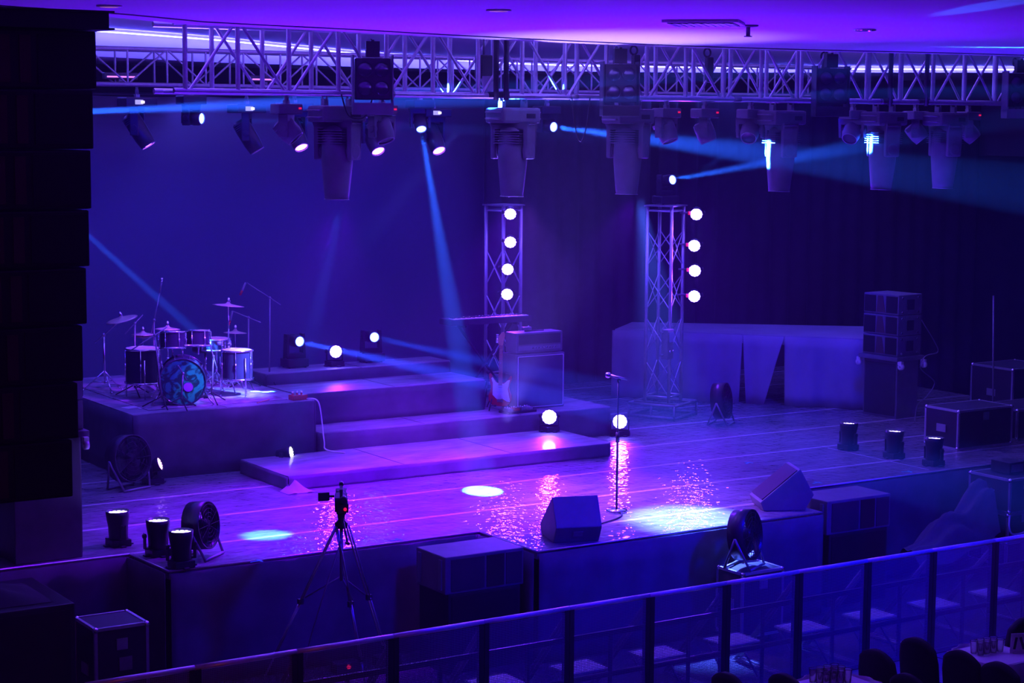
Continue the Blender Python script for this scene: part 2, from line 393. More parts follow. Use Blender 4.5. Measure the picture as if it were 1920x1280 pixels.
# ================================================================== STAGE
def hem(parent, pts, z0, z1, m='skirt', amp=.02, off=.012, per=2.2):
    """pleated skirt along a polyline (outside face to the right of travel)"""
    for a, b in zip(pts, pts[1:]):
        a, b = V((a[0], a[1], 0)), V((b[0], b[1], 0)); d = (b - a); Ln = d.length; d.normalize(); nrm = V((d.y, -d.x, 0))
        ph = random.random() * 6
        def fn(u, v):
            t = u * Ln; k = 1 - .75 * v
            o = amp * k * (math.sin(t * 2 * PI * per + ph) + .6 * math.sin(t * 2 * PI * per * .37 + ph * 2))
            return a + d * t + nrm * (off + abs(amp) * 1.2 + o) + V((0, 0, z0 + (z1 - z0) * v))
        MB().grid(fn, max(8, int(Ln * 14)), 5).build('skirt', m, parent, solid=.004)
OUT = [(2.2, 17.38), (6.80, 17.38), (6.84, 16.5), (10.25, 16.5), (10.25, 15.42), (13.95, 15.42), (13.95, 16.55), (22.0, 16.6)]
st = thing('stage', 'main stage deck with scuffed glossy vinyl floor and black skirt', 'stage')
MB().slab(OUT + [(22.0, 25.2), (2.2, 25.2)], S - .09, S).build('deck', 'stage', st)
fr = MB()
for x in range(3, 22, 2):
    for y in (18.5, 21.5, 24.8): fr.tube((x, y, 0), (x, y, S - .09), .03)
fr.build('support_frame', 'dull', st)
hem(st, OUT, .01, S - .03)
ed = MB()
for a, b in zip(OUT, OUT[1:]): ed.path([(a[0], a[1] - .006, S - .012), (b[0], b[1] - .006, S - .012)], .012, 6)
ed.build('edge_trim', 'alu', st)

def riser(x0, y0, x1, y1, z0, z1, label, corner=0.0, sheets=2):
    o = thing('stage_riser', label, 'riser', ((x0 + x1) / 2, (y0 + y1) / 2, z0))
    hx, hy, h = (x1 - x0) / 2, (y1 - y0) / 2, z1 - z0
    poly = [(-hx, -hy), (hx - corner, -hy), (hx, -hy + corner), (hx, hy), (-hx, hy)]
    MB().slab(poly, h - .03, h).build('top_board', 'riser', o, bev=.004)
    MB().slab([(p[0] * .995, p[1] * .98) for p in poly], 0, h - .03).build('base', 'skirt', o)
    hem(o, [(-hx, hy), (-hx, -hy), (hx - corner, -hy), (hx, -hy + corner), (hx, hy)], .0, h - .012, amp=.006, off=.002)
    j = MB()
    for i in range(1, sheets): j.box((-hx + 2 * hx * i / sheets, 0, h + .001), (.012, 2 * hy, .002))
    j.build('joint', 'black', o)
    return o
riser(9.5, 19.40, 14.02, 20.68, S, S + .17, 'lowest front riser step with pale lavender top in mid stage', .06, 3)
riser(10.62, 20.76, 14.98, 22.9, S, S + .38, 'second riser step carrying the guitar and amplifier', .04, 3)
riser(10.62, 21.40, 13.38, 22.30, S + .38, S + .78, 'third riser step between the drums and the guitar', .03, 2)
riser(10.62, 22.32, 13.4, 22.9, S + .38, S + .93, 'highest riser step at the back holding the lit beam lamps', .03, 2)
riser(8.22, 20.85, 10.58, 24.2, S, S + .78, 'tall black skirted riser under the drum kit', .02, 2)
DZ = S + .78

# black side block with pleated grey-blue skirt
A = V((17.05, 23.62, 0)); B = V((19.75, 20.42, 0)); d = (B - A); Ln = d.length; d.normalize(); bk = V((-d.y, d.x, 0))
sb = thing('side_platform', 'long side platform draped in plain cloth right of the tall truss tower', 'platform')
MB().slab([tuple((A + bk * .1)[:2]), tuple((B + bk * .1)[:2]), tuple((B + bk * 2.0)[:2]), tuple((A + bk * 1.2)[:2])], S + .9, S + 1.04).build('top', 'bluecloth', sb, bev=.02)
def skf(t0, t1, gapL=0, gapR=0):
    ph = random.random() * 6
    def fn(u, v):
        lo = t0 + gapL * (1 - v) ** 1.0; hi = t1 - gapR * (1 - v) ** 1.0; t = lo + (hi - lo) * u
        o = .035 * (1 - .5 * v) * (math.sin(t * 9 + ph) + .5 * math.sin(t * 21 + ph))
        return A + d * t + bk * (.02 - .03 + o) + V((0, 0, S + .005 + 1.03 * v))
    return MB().grid(fn, 60, 6)
skf(0, 2.0, 0, .04).build('skirt', 'bluecloth', sb, solid=.006)
skf(2.0, 2.62, .06, .28).build('skirt', 'bluecloth', sb, solid=.006)
skf(2.62, Ln, .02, 0).build('skirt', 'bluecloth', sb, solid=.006)

# ================================================================== TRUSSES
def tr_seg(a, b, r, name, parent, m='alu', n=8): return MB().tube(a, b, r, None, n, False).build(name, m, parent)
X0, X1, YT, ZB, HT, DT = 7.42, 21.2, 17.62, 5.61, .66, .5
ft = thing('lighting_truss', 'long front lighting truss hung just below the ceiling across the whole picture', 'truss', (X0, YT, ZB))
for y in (0, DT):
    for z in (0, HT): tr_seg((0, y, z), (X1 - X0, y, z), .030, 'chord', ft)
P_ = .56
for y, off in ((0, py(347, 120, YT).x - X0), (DT, py(397, 120, YT + DT).x - X0)):
    x = off; up = (y == 0)
    while x < X1 - X0 - .05:
        tr_seg((x, y, 0), (x, y, HT), .026, 'upright', ft)
        if x + P_ < X1 - X0:
            a, b = (0, HT) if up else (HT, 0)
            tr_seg((x + .04, y, a), (x + P_ - .04, y, b), .017, 'diagonal_brace', ft)
        up = not up; x += P_
x = .1
while x < X1 - X0:
    tr_seg((x, 0, 0), (x, DT, 0), .017, 'cross_brace', ft); x += P_ * 2
# couplers with dark bolts
x = 2.4
while x < X1 - X0:
    c_ = MB()
    for y in (0, DT): c_.tube((x - .05, y, 0), (x + .05, y, 0), .037)
    c_.build('coupler', 'dull', ft); x += 2.32

bt = thing('lighting_truss', 'darker rear lighting truss behind the front one, lamps pointing down from it', 'truss', (6.5, 21.8, 5.74))
for y in (0, .4):
    for z in (0, .42): tr_seg((0, y, z), (13.5, y, z), .024, 'chord', bt, 'dull')
for y in (0, .4):
    l_ = MB(); x = .1; up = True
    while x < 13.3:
        l_.tube((x, y, 0), (x, y, .42), .014, None, 6, False)
        l_.tube((x, y, 0 if up else .42), (x + .5, y, .42 if up else 0), .012, None, 6, False); up = not up; x += .5
    l_.build('lattice', 'dull', bt)

def tower(x, y, z0, z1, rz, w_, label):
    o = thing('truss_tower', label, 'truss tower', (x, y, z0), rz); h = z1 - z0; hw = w_ / 2
    base = MB()
    for sx in (-1, 1):
        base.tube((sx * hw * 1.9, -hw * 1.9, .03), (sx * hw * 1.9, hw * 1.9, .03), .022).tube((-hw * 1.9, sx * hw * 1.9, .03), (hw * 1.9, sx * hw * 1.9, .03), .022)
        base.tube((sx * hw * 1.9, -hw * 1.9, .2), (sx * hw * 1.9, hw * 1.9, .2), .022).tube((-hw * 1.9, sx * hw * 1.9, .2), (hw * 1.9, sx * hw * 1.9, .2), .022)
        for sy in (-1, 0, 1): base.tube((sx * hw * 1.9, sy * hw * 1.9, 0), (sx * hw * 1.9, sy * hw * 1.9, .2), .018)
        base.box((sx * hw, 0, .21), (.09, w_ * 2, .02))
    base.build('base', 'dull', o)
    for sx in (-1, 1):
        for sy in (-1, 1): MB().tube((sx * hw, sy * hw, .22), (sx * hw, sy * hw, h), .025).build('chord', 'alu', o)
    cs_ = [(-hw, -hw), (hw, -hw), (hw, hw), (-hw, hw)]
    for i in range(4):
        a, b = cs_[i], cs_[(i + 1) % 4]; l_ = MB(); z = .3; up = (i % 2 == 0)
        while z + .5 < h:
            p, q = (a, b) if up else (b, a)
            l_.tube((p[0], p[1], z), (q[0], q[1], z + .5), .008, None, 6, False).tube((q[0], q[1], z), (p[0], p[1], z + .5), .008, None, 6, False); z += .62
        for zz in (.3, h - .06): l_.tube((a[0], a[1], zz), (b[0], b[1], zz), .014)
        l_.build('lattice', 'alu', o)
    MB().box((0, 0, h + .012), (w_ + .08, w_ + .08, .02)).build('top_plate', 'dull', o)
    return o
tl = py(938, 500, 22.45); tower(tl.x + .05, 22.45, S + .38, S + 3.02, math.radians(12), .34, 'left truss tower, behind the guitar, with four lit lamps')
tr = py(1245, 600, 21.75); tower(tr.x, 21.75, S, S + 3.0, math.radians(26), .38, 'right truss tower on the stage floor before the draped platform')
# small junction box on the right tower
p = py(1254, 646, 21.35); jb = thing('dimmer_box', 'small metal control box strapped to the right truss tower', 'box', (p.x + .03, 21.42, p.z - .2), math.radians(26))
MB().box((0, 0, .2), (.19, .1, .42)).build('case', 'dull', jb, bev=.008); MB().box((0, -.055, .3), (.13, .012, .14)).build('face_plate', 'chrome', jb)

for x in (-.05, .05): MB().tube((x, -.052, .1), (x, -.075, .1), .016).build('knob', 'chrome', jb)
for z in (.37, .05): MB().tube((-.16, .03, z), (.2, .03, z), .018).build('bracket', 'dull', jb)

# ================================================================== LIGHT FIXTURES
def aim(o_head, root, piv, target):
    q = root.rotation_euler.to_quaternion(); d = (q.inverted() @ (V(target) - (V(root.location) + q @ V(piv)))).normalized()
    tilt = math.acos(max(-1, min(1, -d.z))); pan = math.atan2(-d.x, d.y)
    return tilt, pan
def world_pt(root, piv): return V(root.location) + root.rotation_euler.to_quaternion() @ V(piv)
def arms(piv_z, w_, t_, dpt, hung):
    """U yoke from z=0 to the pivot"""
    m_ = MB(); sgn = -1 if hung else 1; zz = abs(piv_z)
    m_.box((0, 0, sgn * .035), (w_ + 2 * t_, dpt, .07))
    for sx in (-1, 1):
        h_ = zz + .09
        m_.box((sx * (w_ / 2 + t_ / 2), 0, sgn * (h_ / 2)), (t_, dpt, h_))
        m_.tube((sx * (w_ / 2 - .02), 0, sgn * zz), (sx * (w_ / 2 + t_ + .008), 0, sgn * zz), dpt * .42)
    return m_

def big_head(loc, target, label, group, m='dark', base_rz=0):
    """large profile moving head hanging from the truss"""
    o = thing('moving_head_light', label, 'stage light', loc, base_rz, group)
    MB().box((0, 0, -.085), (.52, .34, .17)).build('base', m, o, bev=.03)
    for sx in (-1, 1):
        for z in (-.05, -.12): MB().path([(sx * .255, -.12, z), (sx * .30, -.1, z), (sx * .30, .1, z), (sx * .255, .12, z)], .010, 6).build('handle', 'dull', o)
    for sx in (-.15, .15): MB().box((sx, 0, .035), (.05, .07, .07)).ring(.042, .012, T(sx, 0, .085) @ RY(PI / 2), 18, 6).build('clamp', 'dull', o)
    MB().box((.12, -.172, -.09), (.12, .006, .05)).build('display', 'black', o)
    MB().tube((0, -.25, .11), (0, .25, .11), .02).build('hanging_bar', 'dull', o)
    piv = (0, 0, -.47); tilt, pan = aim(None, o, piv, target)
    yk = arms(.30, .34, .06, .2, True).build('yoke', m, o, (0, 0, -.17), bev=.02); yk.rotation_euler = (0, 0, pan)
    hd = MB()
    prof = [(.0, .28), (.10, .28), (.15, .24), (.172, .14), (.172, -.12), (.16, -.24), (.14, -.42), (.13, -.5), (.118, -.5)]
    hd.lathe(prof, 20, None, .93)
    for i in range(6): hd.box((0, 0, .08 + i * .026), (.325, .345, .008))
    hb = hd.build('head', m, o, piv); hb.rotation_mode = 'XYZ'; hb.rotation_euler = (RZ(pan) @ RX(tilt)).to_euler()
    MB().lathe([(0, -.49), (.119, -.49)], 20, None, .93).build('lens', 'lensoff', hb)
    MB().ring(.126, .006, T(0, 0, -.5), 24, 6).build('lens_rim', 'dull', hb)
    return o
HB = [(632, 'first from left, below the left four-lamp blinder'), (962, 'second from left, left of the bright cyan struts'), (1178, 'third from left, under the middle blinder'),
      (1466, 'fourth from left, brightly lit by a crossing beam'), (1658, 'fifth from left, its edge lit white'), (1774, 'last at the right of the truss')]
for px, lb in HB:
    p = py(px, 190, 17.87)
    tgt = (p.x - .12, 17.80, 0) if px < 1400 else (p.x - .12, 17.895, 0)
    big_head((p.x, 17.87, ZB - .125), tgt, 'large hanging profile moving head light, ' + lb, 'profile moving heads under the front truss', 'greybox', math.radians(4))

def blinder(loc, rz, label, box='greybox'):
    o = thing('blinder_light', label, 'stage light', loc, rz, 'four-lamp blinders on the front truss')
    MB().box((0, 0, 0), (.36, .16, .42)).build('housing', 'blackmetal', o, bev=.012)
    for sx in (-.085, .085):
        for sz in (-.095, .095):
            l_ = MB().lathe([(.0, .022), (.04, .018), (.065, .006), (.07, 0), (.078, -.006), (.078, .01)], 22, T(sx, -.086, sz) @ RX(PI / 2)); l_.build('lamp', 'lensoff', o)
    for sx in (-1, 1): MB().box((sx * .2, -.0, -.02), (.014, .2, .52)).build('side_bracket', box, o)
    MB().box((0, .0, -.3), (.414, .2, .12)).build('bottom_panel', box, o, bev=.006)
    MB().box((0, 0, .3), (.14, .1, .16)).box((0, .08, .38), (.03, .22, .03)).ring(.045, .014, T(0, .2, .36) @ RY(PI / 2), 18, 6).build('clamp', 'black', o)
    return o
for x, y, lb, b in ((695, 152, 'boxy four-lamp blinder with pale bracket, left end of the truss', 'greybox'), (1158, 160, 'boxy black four-lamp blinder near the middle of the truss', 'blackmetal'),
                    (1553, 165, 'boxy black four-lamp blinder over the lit white moving head', 'blackmetal'), (1908, 172, 'boxy four-lamp blinder cut off by the right picture edge, cyan bracket', 'greybox')):
    p = py(x, y, 17.42); blinder((p.x, 17.38, p.z + .02), math.radians(-24), lb, b)

def small_head(loc, target, label, group, lensm, hung=True, sc_=1.0, r=.11, L_=.34, m='blackmetal', disp=True, watt=None, zp=None, ztop=None):
    o = thing('moving_head_light', label, 'stage light', loc, 0, group); o.scale = (1, 1, 1)
    sg = -1 if hung else 1
    MB().box((0, 0, sg * .055), (.34 * sc_, .28 * sc_, .11)).build('base', m, o, bev=.015)
    if hung:
        c_ = MB().box((0, 0, .02), (.05, .06, .04)).ring(.036, .01, T(0, 0, .065) @ RY(PI / 2), 16, 6); c_.build('clamp', 'dull', o)
    else:
        for sx in (-1, 1):
            for sy in (-1, 1): MB().tube((sx * .13 * sc_, sy * .1 * sc_, -.012), (sx * .13 * sc_, sy * .1 * sc_, .005), .014).build('foot', 'black', o)
    if disp:
        MB().box((-.06 * sc_ + .03, -.142 * sc_, sg * .055), (.1, .008, .055)).build('panel', 'screen' if disp == 2 else 'dull', o)
        if disp == 2: MB().box((.005, -.147 * sc_, sg * .055), (.045, .004, .03)).build('display', emis('display_white_glow', (.8, .7, 1), 2.2), o)
    zp = zp or .11 + (.22 if L_ > .3 else .18) * sc_
    if ztop: MB().tube((0, 0, .0), (0, 0, ztop - loc[2]), .016).tube((0, -.03, ztop - loc[2]), (0, max(.25, 22.22 - loc[1]) if loc[1] > 19 else .03, ztop - loc[2]), .014).build('hanging_rod', 'dull', o)
    piv = (0, 0, sg * zp); tilt, pan = aim(None, o, piv, target)
    yk = arms(zp - .11, 2 * r + .03, .035, .1, hung).build('yoke', m, o, (0, 0, sg * .11), bev=.01); yk.rotation_euler = (0, 0, pan)
    hd = MB().lathe([(0, L_ * .42), (r * .7, L_ * .42), (r * .95, L_ * .34), (r, L_ * .1), (r * .98, -L_ * .3), (r * .86, -L_ * .55), (r * .78, -L_ * .57), (r * .72, -L_ * .52)], 22)
    for i in range(4): hd.box((0, 0, L_ * (.18 + .05 * i)), (r * 2.04, r * 1.6, .007))
    hb = hd.build('head', m, o, piv); hb.rotation_euler = (RZ(pan) @ RX(tilt)).to_euler()
    MB().lathe([(0, -L_ * .555), (r * .5, -L_ * .55), (r * .76, -L_ * .53)], 22).build('lens', lensm, hb)
    MB().ring(r * .8, .007, T(0, 0, -L_ * .565), 22, 6).build('lens_rim', 'dull', hb)
    wp = world_pt(o, piv); dr_ = (V(target) - wp).normalized()
    return o, wp + dr_ * (L_ * .6)
GB = 'small moving heads on the rear truss'
# purple-white heads pointing down from the rear truss
for (px, pyy, dx, dy, lb) in ((278, 272, .5, -.38, 'rear truss moving head tilted right, leftmost of the lamps pointing down'), (482, 282, .52, -.30, 'rear truss moving head seen edge-on, second lamp pointing down from left'),
                              (565, 276, .1, -.75, 'rear truss lamp glowing white, just right of the edge-on one'), (709, 283, .02, -.85, 'rear truss lamp glowing white, beneath the left blinder'),
                              (823, 282, .0, -.85, 'rear truss lamp glowing white, rightmost of the row, right of the down beam')):
    p = py(px, pyy, 21.8 + dy * .3)
    p = py(px, pyy, 21.8); dd = V((dx, dy, -1)).normalized(); cen = p - dd * (.44 * .55)
    loc = (cen.x, cen.y, cen.z + .36)
    o, q = small_head(loc, p + dd * 3, lb, GB, 'lensp', True, 1.15, .11, .44, 'blackmetal', 2, zp=.36, ztop=5.73)
    spot(q, q + dd, PURP, 260, 30, .7, .04)
# beam heads
def beam(px, pyy, Y, target, label, hung, watt, deg=2.6, floor=None, tint=CYAN):
    p = py(px, pyy, Y); d_ = (V(target) - p).normalized()
    zp = .11 + .18 * .9; L_ = .26; cen = p - d_ * (L_ * .56)
    if floor: zp = cen.z - floor - .012
    loc = (cen.x, cen.y, cen.z + zp) if hung else (cen.x, cen.y, cen.z - zp)
    o, q = small_head(loc, target, label, 'white beam lamps', 'lensc', hung, .9, .085, L_, 'blackmetal', False, zp=zp, ztop=5.73 if hung else None)
    spot(p + d_ * .03, target, tint, watt, deg, .35, .03)
    return o, loc
o, b378 = beam(378, 222, 21.8, (12.25, 17.87, 5.2), 'round beam lamp at upper left, faint beam to the right', True, 150000, 2.2)
o, b790 = beam(790, 242, 21.8, tuple(pz(905, 920, S)), 'round beam lamp throwing a thin beam steeply down onto the stage', True, 300000, 4.8)
o, b1038 = beam(1038, 238, 21.8, tuple(py(1452, 291, 17.8)), 'round beam lamp in the upper middle, beam to the right', True, 430000, 4.8)
o, b1261 = beam(1261, 337, 21.75, tuple(py(1650, 266, 17.8)), 'beam lamp standing on top of the right truss tower', False, 300000, 3.6, S + 3.022)
o, b562 = beam(562, 640, 22.62, tuple(py(905, 716, 18.4)), 'round white beam lamp on the back riser, left of the purple lamp', False, 480000, 2.8, S + .93, (.02, .06, 1))
o, b702 = beam(702, 632, 22.62, tuple(py(905, 677, 18.8)), 'round white beam lamp on the back riser, right of the purple lamp', False, 200000, 2.0, S + .93, (.01, .06, 1))

# LED par cans
LENSP = [(0, 0)] + circ(6, .042) + circ(12, .082)
def par(loc, target, label, group, hung=False, lensm='lens', r=.115, stand=True, yoke_up=True, ledr=.021, L_=.2, chips=True):
    o = thing('par_light', label, 'stage light', loc, 0, group)
    piv = (0, 0, .20 if not hung else 0.0)
    tilt, pan = aim(None, o, piv, target)
    if not hung:
        b_ = MB().box((0, 0, .035), (.2, .2, .07)).box((0, 0, .008), (.3, .06, .016)).box((0, 0, .008), (.06, .3, .016)); b_.build('base', 'blackmetal', o, bev=.008)
        y_ = MB().box((0, 0, .078), (2 * r + .05, .05, .012))
        for sx in (-1, 1): y_.box((sx * (r + .02), 0, .15), (.012, .05, .15)).tube((sx * (r + .005), 0, .2), (sx * (r + .04), 0, .2), .02)
    else:
        y_ = MB().box((0, r + .03, 0), (.04, .012, .04))
        for sx in (-1, 1): y_.box((sx * (r + .018), (r + .03) / 2, 0), (.01, r + .03, .05)).tube((sx * (r + .005), 0, 0), (sx * (r + .035), 0, 0), .018)
        y_.box((0, r + .03, 0), (2 * r + .045, .012, .05))
    yk = y_.build('bracket', 'blackmetal', o); yk.rotation_euler = (0, 0, pan)
    if hung: yk.rotation_euler = (0, 0, pan + PI)
    hd = MB().lathe([(0, L_ * .5), (r * .6, L_ * .5), (r * .8, L_ * .42), (r * .84, 0), (r * .97, -L_ * .3), (r, -L_ * .5), (r * .95, -L_ * .5), (r * .93, -L_ * .38), (0, -L_ * .38)], 24)
    hb = hd.build('can', 'blackmetal', o, piv); hb.rotation_euler = (RZ(pan) @ RX(tilt)).to_euler()
    ch = MB()
    for x, y in LENSP:
        ch.lathe([(0, .012), (ledr * .7, .009), (ledr, 0)], 10, T(x * r / .115, y * r / .115, -L_ * .4) @ RX(PI))
    ch.build('led_lens', lensm, hb)
    wp = world_pt(o, piv); dd = (V(target) - wp).normalized()
    return o, wp + dd * (L_ * .55), dd
GT = 'purple-white lamps on the truss towers'
CAMV = V((0, 0, EYE))
names = ['top', 'second', 'third', 'bottom']
for i, (x, y) in enumerate(((957, 398), (957, 451), (952, 502), (951, 549))):
    p = py(x, y, 22.12); tg = V((8.2, 13.0, 1.0))
    o, q, dd = par((p.x, 22.12, p.z), tg, names[i] + ' lit lamp in the column on the left truss tower', GT, True, 'lens', .085, ledr=.019, L_=.17)
    MB().tube((0, .1, 0), (-.02, .20, 0), .014).build('clamp', 'dull', o)
    spot(q, tg, (.13, 0, 1), 100, 150, .6, .05)
for i, (x, y) in enumerate(((1306, 399), (1302, 458), (1303, 505), (1302, 553))):
    p = py(x, y, 21.5); tg = V((8.5, 11.5, .8))
    o, q, dd = par((p.x, 21.5, p.z), tg, names[i] + ' lit lamp in the column right of the right truss tower', GT, True, 'lens', .09, ledr=.021, L_=.17)
    MB().tube((0, .1, 0), (-.17, .16, 0), .014).build('clamp', 'dull', o)
    MB().box((-.14, -.02, 0), (.03, .03, .05)).build('indicator', 'redled', o)
    spot(q, tg, (.13, 0, 1), 100, 150, .6, .05)
p = pz(1030, 808, S + .17); o, q, dd = par((p.x, p.y + .0, S + .17), (8.5, 13.0, 1.5), 'lit floor lamp glowing purple-white at the back of the lowest riser', 'purple-white floor lamps', False, 'lens', .1, ledr=.024)
spot(q, (9, 14, 1.0), PURP, 260, 70, .8, .08)
p = pz(1162, 816, S); o, q, dd = par((p.x, p.y, S), (9.5, 13.0, 1.5), 'lit floor lamp glowing purple-white behind the microphone stand', 'purple-white floor lamps', False, 'lens', .1, ledr=.024)
spot(q, (10, 14, 1.0), PURP, 260, 70, .8, .08)
p = py(627, 650, 22.62); o, q, dd = par((p.x, 22.62, S + .93), (9.5, 14.0, 2.4), 'lit lamp glowing purple-white between two white beam lamps on the back riser', 'purple-white floor lamps', False, 'lens', .085, ledr=.022)
spot(q, (10, 14, 1.6), PURP, 160, 70, .8, .08)
GU = 'upward floor lamps'
for (x, y, lb, up) in ((222, 1022, 'upward floor lamp glowing white, leftmost at the front left of the stage', (-.02, 0, 1)), (297, 1040, 'upward floor lamp glowing white, middle one at the front left', (0, 0, 1)),
                       (340, 1062, 'upward floor lamp glowing white, nearest at the front left beside the fan', (0, 0, 1)),
                       (1590, 842, 'upward floor lamp glowing white, left one on the dark right deck', (.03, .0, 1)), (1676, 858, 'upward floor lamp glowing white, middle one on the dark right deck', (.03, 0, 1)),
                       (1750, 872, 'upward floor lamp glowing white, right one on the dark right deck', (.03, 0, 1))):
    p = pz(x, y, S); o, q, dd = par((p.x, p.y, S), (p.x + up[0] * 4, p.y + up[1] * 4, S + 4), lb, GU, False, 'lensb', .118, ledr=.0225, L_=.3)
    spot(q, q + V(up), (.06, .0, 1), 220, 75, .8, .1)
p = pz(480, 862, S); par((p.x, min(p.y, 20.62), S), (12.0, 18.5, 1.9), 'small tilted floor lamp with glowing dots at the right foot of the drum riser', 'small tilted floor lamps', False, emis('lit_dots_white', (.8, .75, 1), 5), .085, ledr=.0145)
p = pz(285, 905, S); par((p.x, min(p.y, 20.62), S), (10.9, 18.6, 2.6), 'small tilted floor lamp with glowing dots at the left foot of the drum riser', 'small tilted floor lamps', False, emis('lit_dots_pink', (.8, .4, 1), 4), .085, ledr=.0145)

# small unlit moving heads hanging behind the front truss
GS = 'small unlit lamps under the front truss'
for px, dx, dy, lb in ((537, .5, -.4, 'small unlit lamp hanging left of the first big moving head'), (716, .1, -.3, 'small unlit oval lamp hanging right of the left blinder'), 
                       (1250, .1, -.3, 'small unlit lamp hanging right of the middle blinder'), (1322, .2, -.2, 'small unlit oval lamp midway between middle blinder and lit moving head'), (1408, -.6, -.5, 'small tilted lamp with lit fins left of the lit moving head'),
                       (1600, -.6, -.3, 'small unlit lamp right of the black blinder'), (1718, .4, -.4, 'small unlit finned lamp between the last two big moving heads'), (1816, .5, -.4, 'small unlit finned lamp right of the last big moving head')):
    p = py(px, 190, 18.12)
    o, q = small_head((p.x, 18.12, ZB - .11), (p.x + dx * 3, 18.12 + dy * 3, 3.2), lb, GS, 'lensoff', True, .8, .115, .25, 'greybox', False, ztop=ZB - .01)
    MB().box((.1, -.115, -.045), (.03, .012, .02)).build('indicator', 'redled', o)
for px, lb in ((225, 'glowing LED batten on the rear truss at the far left'), (495, 'glowing LED batten on the rear truss behind the front truss struts')):
    p = py(px, 142, 22.0); o = thing('led_batten', lb, 'stage light', (p.x, 22.0, 5.78), 0, 'LED battens on the rear truss')
    MB().box((0, 0, .06), (.42, .09, .08)).build('housing', 'blackmetal', o, bev=.01); MB().box((0, -.048, .05), (.36, .006, .018)).build('led_strip', emis('pink_strip_glow', (.7, .2, 1), 1.6), o)
    MB().box((0, 0, .01), (.05, .05, .03)).build('clamp', 'dull', o)
# distant beam source left of the picture, hitting the truss
srcp = py(90, 214, 20.6)
small_head((srcp.x, 20.6, srcp.z + .3), tuple(py(985, 176, 17.75)), 'beam lamp hidden behind the speaker column at the far left', GB, 'lensc', True, .9, .085, .26, 'blackmetal', False, ztop=5.73)
spot(srcp + V((.18, -.1, .02)), tuple(py(985, 174, 17.7)), CYAN, 1700000, 3.6, .3, .03)
s2 = py(110, 392, 22.6)
spot(s2, tuple(py(425, 674, 22.0)), CYAN, 500000, 3.4, .4, .03)

# ================================================================== SPEAKERS
def cab(o, w_, d_, h_, m='dark', z=0, name='cabinet', bev=.008): return MB().box((0, 0, z + h_ / 2), (w_, d_, h_)).build(name, m, o, bev=bev)
# big flown line array at the far left
GA = 'line array cabinets at the far left'
YA = 11.6
bx = [33, 57, 168, 280, 392, 500, 608, 715, 822, 932]
edge_x = [196, 184, 178, 173, 170, 166, 160, 152, 142, 131]
ord_ = ['topmost', 'second from top', 'third from top', 'fourth from top', 'fifth from top', 'third from bottom', 'second from bottom', 'lowest']
pa, pb = py(196, 33, YA), py(190, 55, YA)
fr_ = thing('flying_frame', 'black steel flying frame at the top of the big speaker column, top left', 'rigging frame', (pa.x - .75, YA + .3, pb.z))
MB().box((0, 0, .055), (1.5, .75, .10)).box((.0, 0, .105), (1.56, .79, .012)).box((0, 0, .0), (1.56, .79, .012)).build('beam', 'blackmetal', fr_)
MB().box((-.45, 0, .2), (.05, .4, .2)).tube((-.45, 0, .25), (-.45, 0, ZC - pb.z), .02).build('lifting_bracket', 'dull', fr_)
for i in range(8):
    x0_, y0_, x1_, y1_ = edge_x[i + 1], bx[i + 1], edge_x[i + 2], bx[i + 2]
    a = py(x0_, y0_ + 2, YA + .015 * i); b = py(x1_, y1_ - 1, YA + .015 * i); h_ = a.z - b.z
    o = thing('line_array_speaker', ord_[i] + ' cabinet of the big black speaker column at the far left', 'speaker', ((a.x + b.x) / 2 - .66, a.y + .28, b.z), 0, GA)
    MB().box((0, 0, h_ / 2), (1.32, .56, h_ + .002)).build('cabinet', 'black', o, bev=.012)
    for sx in (-1, 1): MB().box((sx * .46, -.285, h_ / 2), (.36, .014, h_ - .05)).build('grille', 'grille', o)
    for sx in (-.20, -.07, .07, .20): MB().box((sx, -.284, h_ / 2), (.07, .02, h_ - .07)).build('horn', 'horn', o)
    MB().box((.645, -.2, h_ * .5), (.03, .06, h_ * .8)).build('rigging_plate', 'dull', o)
# side fill stacks
def fill_box(o, w_, d_, h_):
    MB().box((0, 0, h_ / 2), (w_, d_, h_ - .01)).build('cabinet', 'greybox', o, bev=.01)
    hn = MB().prism([(-.08, .03), (.08, .03), (.03, h_ - .03), (-.06, h_ - .03)], -d_ / 2 - .006, -d_ / 2 + .01); hn.build('horn', 'horn', o)
    for sx in (-1, 1): MB().box((sx * w_ * .31, -d_ / 2 - .003, h_ / 2), (w_ * .32, .012, h_ - .06)).build('grille', 'grille', o)
    r_ = MB()
    for sx in (-1, 1):
        for z in (.04, h_ - .05): r_.tube((sx * (w_ / 2 + .001), -d_ * .35, z), (sx * (w_ / 2 + .014), -d_ * .35, z), .018).tube((sx * (w_ / 2 + .001), d_ * .32, z), (sx * (w_ / 2 + .014), d_ * .32, z), .018)
    r_.build('rigging_pin', 'chrome', o)
    MB().box((w_ / 2 + .006, 0, h_ / 2), (.012, d_ * .3, h_ * .5)).build('rear_panel', 'black', o)
def dolly(o, w_, d_):
    MB().box((0, 0, .03), (w_, d_, .06)).build('board', 'greybox', o, bev=.008)
    for sx in (-1, 1):
        for sy in (-1, 1):
            c_ = MB().box((sx * (w_ / 2 + .02), sy * (d_ / 2 - .05), -.02), (.07, .05, .05)); c_.lathe([(.012, -.022), (.045, -.022), (.045, .022), (.012, .022)], 18, T(sx * (w_ / 2 + .03), sy * (d_ / 2 - .05), -.07) @ RX(PI / 2)); c_.build('castor', 'white', o)
